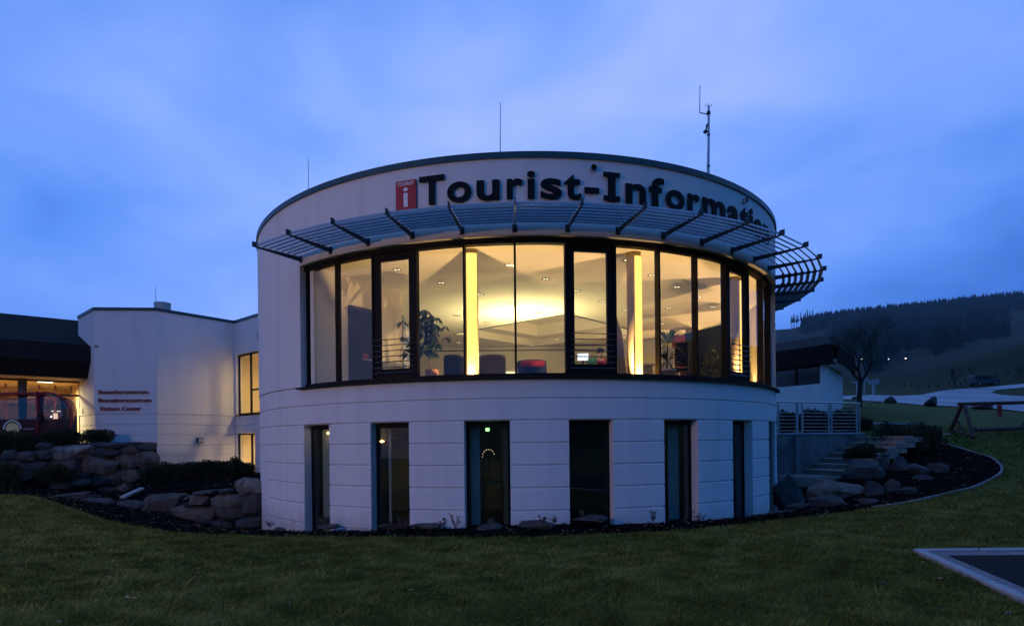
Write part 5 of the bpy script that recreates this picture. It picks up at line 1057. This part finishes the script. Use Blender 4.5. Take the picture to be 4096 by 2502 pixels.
# edging stones round the right bed
EDG = mat('edging_concrete', (.16, .165, .17), .9, var=.2, vscale=4)
ED = thing('bed_edging', 'curved pale edging stones round the right end of the mulch bed', 'edging', tuple(FRONT[12]))
er = smooth_line([tuple(p[:2]) for p in FRONT[10:]], 5)
for (x0, y0), (x1, y1) in zip(er[:-1], er[1:]):
    a0, b0 = Vector((x0, y0, G(x0, y0) + .01)), Vector((x1, y1, G(x1, y1) + .01)); dd = (b0 - a0) * .012; obj('edging_stone', MB().bar(a0 + dd, b0 - dd, 0.06, .07), EDG, ED, bevel=.008)
# low concrete slab above the stairs
LS = thing('low_bench_wall', 'long low dark concrete block with pale top beyond the stairs', 'bench', tuple(atY(3600, 1715, 23.5)))
a0, b0 = atY(3488, 1702, 23.6), atY(3713, 1705, 23.2); obj('block', MB().bar(a0 + Vector((0, 0, -.12)), b0 + Vector((0, 0, -.12)), .5, .30), mat('block_dark', (.08, .085, .09), .9, var=.2), LS, bevel=.01)
a1, b1 = atY(3495, 1690, 24.6), atY(3640, 1695, 24.3); obj('top_slab', MB().bar(a1 + Vector((0, 0, -.02)), b1 + Vector((0, 0, -.02)), 1.6, .06), CONC, LS)
tag(obj('timber_edge', MB().bar(atY(3470, 1722, 22.6), atY(3735, 1716, 22.4), .12, .08), CONC), 'thin pale step edge in front of the low concrete block', 'step')
tag(obj('path_slab', MB().bar(atY(3742, 1735, 21.6), atY(3796, 1735, 21.4), .5, .05), CONC), 'pale slab on the grass at the foot of the wooden frame', 'slab')

# ---- white annex with the dark roof at the right
AX = thing('white_annex', 'small white building with dark shingled mansard roof at the right', 'building', (15, 29, 2))
K0 = Vector((ray(3306, 1500)[0] * 28, 28, 0)); KL = Vector((ray(3030, 1500)[0] * 31.1, 31.1, 0)); KR = Vector((ray(3371, 1500)[0] * 32.2, 32.2, 0)); KB = KL + (KR - K0)
dl = (K0 - KL).normalized(); nl = Vector((dl.y, -dl.x, 0)); dr = (KR - K0).normalized(); nr = Vector((dr.y, -dr.x, 0))
zb_, zs, zw = 1.9, 4.62, 5.05
def zc_(px, py, Y): return atY(px, py, Y).z
zw0 = zc_(3284, 1533, 28.2); zf0 = zc_(3306, 1455, 28); zf1 = zc_(3316, 1381, 28)
kp = K0 - dl * ((K0 - Vector((ray(3284, 1500)[0] * 28.3, 28.3, 0))).length)
obj('wall', MB().sweep(KL, kp, [(0, 1.6), (0, zw0), (-.25, zw0), (-.25, 1.6)], nl), PLASTER, AX)
obj('corner_wall', MB().sweep(kp, K0, [(0, 1.6), (0, zf0), (-.25, zf0), (-.25, 1.6)], nl), PLASTER, AX)
obj('side_wall', MB().sweep(K0, KR, [(0.002, 1.6), (0.002, zf0), (-.25, zf0), (-.25, 1.6)], nr), PLASTER, AX)
obj('window_band', MB().sweep(KL, kp, [(-.08, zw0), (-.08, zf0), (-.14, zf0), (-.14, zw0)], nl), mat('dark_window', (.01, .014, .022), .12), AX)
wf = MB()
for s in (0, 1.2, 2.5): v = kp - dl * s; wf.bar(v + nl * -.05 + Vector((0, 0, zw0)), v + nl * -.05 + Vector((0, 0, zf0)), .07, .07)
obj('window_frame', wf, FRAME, AX)
for i in range(7):
    hh = (zf1 - zf0) / 7; z1 = zf1 - i * hh
    obj('shingle_course', MB().sweep(KL, K0 + dl * .55, [(.42, z1), (.45, z1 - hh * 1.08), (.40, z1 - hh * 1.08), (.38, z1)], nl), SHD, AX)
    obj('shingle_course', MB().sweep(K0 - dr * .4, KR + dr * .3, [(.53, z1), (.56, z1 - hh * 1.08), (.5, z1 - hh * 1.08), (.48, z1)], nr), SHD, AX)
pk = atY(3284, 1344, 30.5); e0 = K0 + nl * .45 + nr * .5; el = KL + nl * .45; ee = KR + nr * .55; eb = KB
pk2 = pk - dl * 7
rfm = MB().add([(e0.x, e0.y, zf1), (el.x, el.y, zf1), tuple(pk2), tuple(pk), (ee.x, ee.y, zf1), (eb.x, eb.y, zf1), (e0.x, e0.y, zf0 - .02), (el.x, el.y, zf0 - .02), (ee.x, ee.y, zf0 - .02)], [(0, 1, 2, 3), (0, 3, 4), (3, 2, 5, 4)])
obj('roof', rfm, SH, AX)
obj('soffit', MB().sweep(KL, K0 + dl * .4, [(.4, zf0 - .02), (.4, zf0 + .02), (-.1, zf0 + .02), (-.1, zf0 - .02)], nl), SHD, AX)
obj('chimney', MB().box(atY(3090, 1350, 31), (.3, .3, .7)), CONC, AX)

# ---- wooden frame on the lawn, red hydrant
WF = thing('wooden_frame', 'low A-shaped log frame with long beam on the right lawn', 'frame', tuple(atY(3860, 1745, 20.5)))
TIM = mat('weathered_timber', (.050, .024, .018), .85, var=.25, vscale=6, bump=.6, bscale=25)
ap = atY(3847, 1622, 21.0); obj('leg', MB().tube(atY(3793, 1738, 21.9), ap, 0.068, .060, 10), TIM, WF); obj('leg', MB().tube(atY(3892, 1750, 20.0), ap + Vector((.02, -.1, 0)), 0.068, .060, 10), TIM, WF)
obj('beam', MB().tube(ap + Vector((-.1, 0, .06)), atY(4200, 1606, 21.6), 0.066, .062, 12), TIM, WF); obj('lower_rail', MB().tube(atY(3884, 1719, 20.3), atY(4200, 1707, 21.0), 0.07, .065, 10), TIM, WF)
obj('brace', MB().tube(atY(3828, 1682, 21.4), atY(3860, 1726, 21.0), 0.04, .04, 8), TIM, WF); obj('foot_rail', MB().tube(atY(3815, 1722, 21.8), atY(3886, 1738, 20.2), 0.04, .04, 8), TIM, WF)
obj('far_leg', MB().tube(atY(4230, 1750, 21.0), atY(4190, 1610, 21.6), 0.068, .060, 10), TIM, WF); obj('brace', MB().tube(atY(4068, 1714, 20.8), atY(4100, 1690, 20.9), 0.04, .04, 8), TIM, WF)
hp = gp(3998, 1667); HY = thing('fire_hydrant', 'red fire hydrant on the lawn behind the log frame', 'hydrant', tuple(hp)); hh = atY(3998, 1610, hp.y).z - hp.z
HR_ = mat('hydrant_red', (.30, .012, .012), .45)
obj('body', MB().lathe(hp, [(0, -.03), (.11, -.03), (.11, .03), (.095, .05), (.095, hh * .7), (.12, hh * .72), (.12, hh * .78), (.07, hh * .84), (.05, hh * .88), (0, hh * .88)], 16), HR_, HY, smooth=False); obj('cap', MB().lathe(hp + Vector((0, 0, hh * .87)), [(.04, 0), (.05, .06), (.03, .09), (0, .09)], 8), FINM, HY)
for s in (-1, 1): obj('outlet', MB().tube(hp + Vector((s * .08, -.03, hh * .5)), hp + Vector((s * .18, -.05, hh * .5)), .05, n=10), HR_, HY)
# boulders along the road
for x0, y0, x1, y1, lb in ((3545, 1582, 3592, 1613, 'dark angular boulder on the grass edge left of centre of the road'), (3702, 1588, 3768, 1625, 'rounded boulder on the grass edge where the road widens'), (3412, 1584, 3446, 1600, 'boulder half hidden behind the bare tree trunk'), (3915, 1604, 3992, 1638, 'flat boulder behind the log frame beam')):
    g = gp((x0 + x1) / 2, y1); boulder(lb, x0, y0, x1, y1, g.y, 0, grp='boulders along the road edge', sink=.12)
# ---- road
def drap(name, pix, m, dz, step): 
    pl = [tuple(gp(*q).xy) for q in pix]; return struct(drape(name, pl, step, lambda x, y: ground(x, y) + dz, m, skirt=.05))
ROAD = mat('frosty_road', (.10, .115, .14), .55, col2=(.26, .285, .33), vscale=.25, bump=.2, bscale=8, stretch=(1, .35, 1))
drap('road', [(3300, 1596), (3376, 1598), (3460, 1604), (3600, 1613), (3700, 1622), (3850, 1627), (4010, 1638), (4150, 1655), (4300, 1650), (4250, 1600), (4150, 1590), (4000, 1580), (3965, 1570), (3985, 1561), (4096, 1550), (4300, 1535), (4300, 1518), (4096, 1536), (3950, 1549), (3850, 1556), (3770, 1563), (3690, 1579), (3600, 1584), (3460, 1580), (3376, 1585), (3300, 1585)], ROAD, .05, 1.4)
BARK = mat('dark_bark', (.030, .024, .020), .95)
# ---- bare trees
def bare_tree(name, lb, base, height, spread, seed, depth=6, grp=None, thin=1.0):
    rg2 = random.Random(seed); t = thing(name, lb, 'tree', tuple(base), group=grp); tk = MB(); cr = MB(); r0 = height * .028 * thin
    th = height * .30; p1 = base + Vector((height * .01, 0, th)); tk.tube(base - Vector((0, 0, .15)), base + Vector((0, 0, th * .4)), r0 * 1.25, r0, 9); tk.tube(base + Vector((0, 0, th * .4)), p1, r0, r0 * .85, 9); obj('trunk', tk, BARK, t)
    def grow(p, d, ln, r, k):
        q = p + d * ln * .5; d2 = (d + Vector((rg2.gauss(0, .14), rg2.gauss(0, .14), rg2.gauss(0, .08)))).normalized(); e = q + d2 * ln * .5; n = 6 if k > 3 else 3
        cr.tube(p, q, r, r * .85, n, False); cr.tube(q, e, r * .85, r * .65, n, False)
        if k <= 0: return
        nb = 3 if k > 1 else 4
        for i in range(nb):
            a = rg2.uniform(0, 6.28); sp = rg2.uniform(.3, .75) * spread; o = Vector((math.cos(a), math.sin(a), 0)); nd = (d2 + o * sp + Vector((0, 0, .10))).normalized(); s = e if i < 2 else p.lerp(e, rg2.uniform(.45, .9))
            grow(s, nd, ln * rg2.uniform(.62, .82), r * .5, k - 1)
    for i in range(5):
        a = i * 1.256 + rg2.uniform(-.3, .3); d = Vector((math.cos(a) * .55 * spread, math.sin(a) * .55 * spread, 1)).normalized(); grow(p1 - Vector((0, 0, th * rg2.uniform(0, .2))), d, height * .24, r0 * .6, depth)
    obj('crown', cr, BARK, t); return t
bt = gp(3438, 1628, 60); bt = atY(3438, 1628, 32); bt.z = G(bt.x, bt.y)
bare_tree('bare_tree', 'bare winter tree with wide crown right of the white annex', bt, 4.9, 1.15, 21, 6, thin=.85)
for px, py, top, lb in ((3819, 1545, 1450, 'slim bare tree by the field fence'), (3886, 1508, 1450, 'faint bare tree left of the van'), (4082, 1512, 1440, 'bare tree at the right edge above the van')):
    g = gp(px, py, 170); bare_tree('field_tree', lb, g, (py - top) / F_ * g.y, 1.2, px, 3, 'bare trees in the far field', thin=1.2)
# ---- field fence
FN = thing('field_fence', 'line of thin wooden posts with wires across the sloping field', 'fence', tuple(gp(3700, 1552, 170)))
fpx = [(3616, 1546), (3645, 1543), (3671, 1551), (3713, 1552), (3752, 1550), (3795, 1539), (3845, 1542), (3860, 1527), (3987, 1508), (4030, 1500), (4070, 1492)]; tops = []
for px, py in fpx:
    g = gp(px, py, 200); h = 14 / F_ * g.y; obj('post', MB().bar(g - Vector((0, 0, .2)), g + Vector((random.uniform(-.1, .1), 0, h)), .12, .12), TIM, FN); tops.append(g + Vector((0, 0, h * .85)))
tops.sort(key=lambda v: v.x / v.y); wm = MB()
for a, b in zip(tops[:-1], tops[1:]): wm.tube(a, b, .012, n=3)
obj('wire', wm, FINM, FN)
# ---- parked van
g = gp(3935, 1541, 200); VN = thing('parked_van', 'grey van parked on the far side road in the field', 'van', tuple(g), .0); k = 104 / F_ * g.y / 5.2
def vp(x, y, z): return g + Vector(((x - 2.6) * k, y * k, z * k))
pf = [(0, .35), (0, 1.75), (.15, 1.95), (3.6, 1.95), (4.35, 1.25), (5.1, 1.0), (5.2, .7), (5.2, .35)]; n_ = len(pf); vb = MB().add([vp(x, -.9, z) for x, z in pf] + [vp(x, .9, z) for x, z in pf], [tuple(range(n_)), tuple(range(n_, 2 * n_))[::-1]] + [(i, (i + 1) % n_, n_ + (i + 1) % n_, n_ + i) for i in range(n_)])
obj('body', vb, mat('van_grey', (.035, .05, .06), .35), VN)
for x0, x1 in ((.3, 1.4), (1.7, 2.7), (2.9, 3.7)): obj('window', MB().add([vp(x0, -.91, 1.2), vp(x1, -.91, 1.2), vp(x1 - .05, -.91, 1.72), vp(x0, -.91, 1.72)], [(0, 1, 2, 3)]), MATS['dark_window'], VN)
obj('windscreen', MB().add([vp(3.68, -.8, 1.88), vp(4.33, -.8, 1.28), vp(4.33, .8, 1.28), vp(3.68, .8, 1.88)], [(0, 1, 2, 3)]), mat('bright_glass', (.5, .5, .5), .1), VN)
for x in (1.0, 4.3):
    for y in (-.86, .86): w = obj('wheel', MB().tube(vp(x, y - .1, .35), vp(x, y + .1, .35), .34 * k, n=14), BLK, VN); obj('hubcap', MB().tube(vp(x, y + (-.12 if y < 0 else .12), .35), vp(x, y + (-.1 if y < 0 else .1), .35), .18 * k, n=10), STEEL, w)
# ---- direction signs at the road
def signpost(lb, x0, y0, x1, y1, xp0, xp1, yb, Y, grp='white signs by the road'):
    t = thing('road_sign', lb, 'sign', tuple(atY((xp0 + xp1) / 2, yb, Y)), group=grp); a, b = atY(x0, y0, Y), atY(x1, y1, Y)
    obj('board', MB().add([(a.x, Y, a.z - .05), (b.x, Y, a.z + .08), (b.x, Y, b.z), (a.x, Y, b.z)] + [(a.x, Y + .06, a.z - .05), (b.x, Y + .06, a.z + .08), (b.x, Y + .06, b.z), (a.x, Y + .06, b.z)], [(0, 1, 2, 3), (7, 6, 5, 4), (0, 4, 5, 1), (1, 5, 6, 2), (2, 6, 7, 3), (3, 7, 4, 0)]), mat('sign_board', (.30, .30, .30), .6), t)
    p = atY(xp0, y1, Y); q = atY(xp1, yb, Y); obj('post', MB().box(((p.x + q.x) / 2, Y + .03, (p.z + q.z) / 2), (q.x - p.x, .15, p.z - q.z + .3)), MATS['sign_board'], t)
signpost('white sign board on a pale post right of the bare tree', 3475, 1518, 3516, 1536, 3491, 3500, 1571, 52)
signpost('small white arrow sign left of the bare tree trunk', 3408, 1524, 3440, 1531, 3428, 3431, 1575, 50)
signpost('dim pale sign behind the bare tree', 3447, 1510, 3471, 1526, 3457, 3460, 1575, 56)

# ---- far forest, ridge trees, village lights
FOR = mat('spruce_green', (.014, .030, .022), .95, var=.4, vscale=.05, spec=.1)
def conifers(name, xs_, ys_, hs_, seed):
    rg = np.random.default_rng(seed); n = len(xs_); zs_ = ground(xs_, ys_); K = 5; V = []; Fc = []
    tiers = [(0.06, .17, .55), (.33, .12, .82), (.60, .075, 1.02)]
    for z0, r, z1 in tiers:
        a0 = rg.uniform(0, 6.28, n); ring = []
        for j in range(K):
            a = a0 + j * 2 * np.pi / K; rr = hs_ * r * rg.uniform(.7, 1.25, n); ring.append(np.stack([xs_ + rr * np.cos(a), ys_ + rr * np.sin(a), zs_ + hs_ * z0 * rg.uniform(.8, 1.2, n)], -1))
        ring.append(np.stack([xs_, ys_, zs_ + hs_ * z1], -1)); base = sum(len(v) for v in V); V.append(np.stack(ring, 1).reshape(-1, 3)); o = base + np.arange(n)[:, None] * (K + 1)
        Fc += [np.concatenate([o + j, o + (j + 1) % K, o + K], 1) for j in range(K)]
    return np_mesh(name, np.concatenate(V), np.concatenate(Fc), FOR, False)
rg = np.random.default_rng(4); n = 60000; azs = rg.uniform(-.05, .95, n); s = rg.uniform(0, 1, n) ** .62
RRi = np.interp(azs, ridge_az, ridge_r); rr = 250 + s * (RRi * 1.02 - 250); X = rr * np.sin(azs); Y = rr * np.cos(azs)
pxx = CX + F_ * np.tan(azs); pnoise = np.sin(X * .011) + np.cos(Y * .013 + X * .006)
rag = .09 * np.sin(pxx * .021) + .06 * np.sin(pxx * .053 + 1) + rg.normal(0, .02, n)
keep = ((s > .80 + rag * .3) & (pxx > 3212)) | ((s > .14 + .10 * np.clip((pxx - 3500) / 400, 0, 1) + rag) & (s < .76 + rag * .4) & (pxx < 3900 + 1100 * rag + rg.normal(0, 45, n)) & (pxx > 3330) & (rg.uniform(0, 1, n) < .93))
X, Y = X[keep], Y[keep]; struct(link('forest', conifers('forest', X, Y, rg.uniform(8, 13, len(X)), 2)), 'stuff')
n = 2600; azs = rg.uniform(ridge_az[5], .93, n); RRi = np.interp(azs, ridge_az, ridge_r) * rg.uniform(.985, 1.03, n); struct(link('ridge_forest', conifers('ridge_forest', RRi * np.sin(azs), RRi * np.cos(azs), rg.uniform(11, 16, n), 3)), 'stuff')
# tall thin spruces at the left end of the ridge, one by one
TRK = mat('spruce_trunk', (.03, .025, .022), .95)
for i, (px, h) in enumerate(((3092, 20), (3098, 16), (3166, 18), (3172, 20), (3178, 19), (3186, 17), (3192, 19), (3204, 22), (3216, 19), (3222, 21), (3230, 24), (3240, 20), (3250, 22))):
    a = ray(px, 1300)[0]; Yr = RIDGE_Y * .985; x = a * Yr; z = G(x, Yr); t = thing('ridge_spruce', 'thin bare-trunked spruce on the ridge end, ' + ('first second third fourth fifth sixth seventh eighth ninth tenth eleventh twelfth last'.split()[i]) + ' from the left', 'tree', (x, Yr, z), group='spruces standing free on the ridge')
    obj('trunk', MB().tube((x, Yr, z - 1), (x, Yr, z + h * .9), .35, .2, 5), TRK, t); cm = MB(); rg2 = random.Random(px)
    for q in range(6):
        z0 = z + h * (.45 + q * .09); cm.lathe((x + rg2.uniform(-.3, .3), Yr, z0), [(rg2.uniform(1.2, 2.2) * (1 - q * .12), 0), (.1, h * .14)], 6)
    obj('crown', cm, FOR, t)
VG = mat('house_wall', (.05, .05, .05), .9); VR = mat('house_roof', (.03, .02, .02), .9); wi = 0
for px, py, em, es, lb in ((3451, 1444, (1, .9, .8), 8, 'at the far left'), (3478, 1443, (1, .9, .78), 12, 'second from the left'), (3490, 1449, (1, .55, .3), 14, 'with orange window'), (3556, 1445, (.85, .9, 1), 6, 'in the middle'), (3625, 1442, (1, .9, .75), 12, 'at the right of the hamlet')):
    g = gp(px, py, 880); t = thing('farmhouse', 'tiny far house with one lit window ' + lb, 'house', tuple(g), group='far houses with lit windows'); s = g.y / 400.0
    obj('wall', MB().box(g + Vector((0, 3, 1.2)), (3.2 * s, 5, 4.5)), VG, t); obj('roof', MB().add([g + Vector((x * 1.8 * s, 3 + y * 3, 3.4)) for x in (-1, 1) for y in (-1, 1)] + [g + Vector((x * 1.8 * s, 3, 5.6)) for x in (-1, 1)], [(0, 1, 5, 4)[::-1], (0, 2, 5, 4), (1, 3, 5, 4), (0, 1, 4), (2, 3, 5)][1:]), VR, t)
    obj('lit_window', MB().box(g + Vector((0, .42, 1.2)), (.5 * s, .1, .35 * s)), mat('farm_glow_%d' % px, em, .5, emit=em, estr=es), t)

# ---- unseen street lamps, assumed from window glints and added to warm the left walls
for x, y, lb, e in ((-15.0, -1.5, 'unseen street lamp assumed left of the camera, added to warm the left walls', 2600), (-9, -9, 'unseen street lamp assumed behind the camera, added for glints in the tall windows', 110)):
    z = G(x, y); t = thing('assumed_street_lamp', lb, 'street lamp', (x, y, z), group='assumed street lamps out of view'); obj('pole', MB().tube((x, y, z - .2), (x, y, z + 6.6), .06, .04, 10), STEEL, t); obj('head', MB().lathe((x, y, z + 6.6), [(0, .0), (.24, .02), (.30, .10), (.12, .22), (0, .24)], 16), FINM, t)
    obj('lamp', MB().lathe((x, y, z + 6.59), [(0, -.10), (.16, -.06), (.2, 0), (0, .0)], 16), mat('assumed_lamp_glow', (1, .7, .35), .5, emit=(1, .66, .34), estr=12), t)
    ld = bpy.data.lights.new('assumed_street_light', 'POINT'); ld.energy = e; ld.color = (1, .56, .40); ld.shadow_soft_size = .2; lo = bpy.data.objects.new('assumed_street_light', ld); COL.objects.link(lo); lo.location = (x, y, z + 6.25); lo.parent = t; lo.matrix_parent_inverse = WI[t.name]

# ---- what the lower windows mirror: a parked car and a pale house with a wall lamp behind the photographer
cx_, cy_ = -17.2, 3.2; cz0 = G(cx_, cy_) + .02; CR = thing('parked_car', 'silver estate car mirrored in the second tall window', 'car', (cx_, cy_, cz0), rad(18)); CR_M = mat('car_silver', (.42, .43, .45), .25, metal=.6)
def car_sec(x, zb, zt, w, wt): return [Vector((x, y, z)) for y, z in ((-w, zb), (-w, (zb + min(zt, .95)) / 2), (-w * .97, min(zt, .95)), (-wt, zt), (wt, zt), (w * .97, min(zt, .95)), (w, (zb + min(zt, .95)) / 2), (w, zb))]
secs = [car_sec(*a) for a in ((0, .35, .62, .74, .70), (.12, .28, .74, .84, .76), (1.15, .28, .95, .88, .8), (1.9, .28, 1.40, .88, .62), (2.6, .28, 1.47, .88, .64), (3.8, .28, 1.42, .87, .62), (4.35, .28, 1.0, .85, .74), (4.5, .36, .85, .78, .72))]
cb_ = MB().add([v - Vector((2.2, 0, 0)) for q in secs for v in q], [(i * 8 + j, i * 8 + (j + 1) % 8, (i + 1) * 8 + (j + 1) % 8, (i + 1) * 8 + j) for i in range(7) for j in range(8)] + [tuple(range(8)), tuple(range(56, 64))]); obj('body', cb_, CR_M, CR, bevel=.03, local=True)
obj('windscreen', MB().add([(-1.02, -.74, .99), (-.34, -.60, 1.385), (-.34, .60, 1.385), (-1.02, .74, .99)], [(0, 1, 2, 3)]), MATS['dark_window'], CR, local=True)
for sd in (-1, 1): obj('side_window', MB().add([(-.75, sd * .90, 1.0), (1.9, sd * .89, 1.0), (1.6, sd * .69, 1.36), (-.28, sd * .68, 1.36)], [(0, 1, 2, 3)]), MATS['dark_window'], CR, local=True)
for x in (-1.35, 1.35):
    for sd in (-1, 1): w = obj('wheel', MB().tube((x, sd * .78, .31), (x, sd * .93, .31), .31, n=20), BLK, CR, local=True); obj('rim', MB().tube((x, sd * .93, .31), (x, sd * .945, .31), .2, n=12), STEEL, w, local=True)
for sd in (-1, 1): obj('headlight', MB().box((-2.1, sd * .62, .66), (.12, .34, .14)), WHT, CR, bevel=.03, local=True)
hx, hy_ = -31.0, -8.0; hz0 = G(hx, hy_) - .2; HS = thing('pale_house', 'pale house with wall lamp mirrored in the second tall window', 'house', (hx, hy_, hz0), rad(36)); obj('wall', MB().box((0, 0, 2.2), (.3, 12, 4.6)).box((-4, 0, 2.2), (7.9, 11.9, 4.5)), mat('house_siding', (.5, .5, .5), .8), HS, local=True)
obj('roof', MB().add([(.6, -6.5, 4.4), (.6, 6.5, 4.4), (-4, 6.5, 7.2), (-4, -6.5, 7.2), (-8.6, -6.5, 4.4), (-8.6, 6.5, 4.4)], [(0, 1, 2, 3), (3, 2, 5, 4), (0, 3, 4), (1, 5, 2)]), SH, HS, local=True)
for y in (-3.5, 3.0): fr = obj('window', MB().box((.17, y, 1.9), (.06, 1.3, 1.3)), WHT, HS, local=True); obj('pane', MB().box((.21, y, 1.9), (.03, 1.1, 1.1)), MATS['dark_window'], fr, local=True)
wl = obj('house_lamp', MB().box((.3, .3, 1.75), (.22, .55, .22)), mat('amber_glow', (1, .7, .3), .5, emit=(1, .62, .22), estr=60), HS, bevel=.05, local=True)

hz = obj('haze', MB().box((150, 250, 170), (4400, 4400, 420)), None); hz['kind'] = 'stuff'; hm_ = bpy.data.materials.new('haze_air'); hm_.use_nodes = True; ht = hm_.node_tree; ht.nodes.clear()
pv = N(ht, 'ShaderNodeVolumePrincipled'); pv.inputs['Density'].default_value = HAZE; pv.inputs['Color'].default_value = (.70, .85, 1, 1); L(ht, pv.outputs[0], N(ht, 'ShaderNodeOutputMaterial').inputs['Volume']); hz.data.materials.append(hm_)

lp = [(-9, 4.6), (9, 4.6), (15, 13), (6, 11), (-4, 11), (-9, 13.5), (-14, 17)]
chips('fallen_leaves', lp, 420, lambda x, y: ground(x, y) + .045, [mat('leaf_tan', (.26, .18, .09), .8), mat('leaf_brown', (.12, .075, .04), .8)], size=(.03, .06), seed=21)
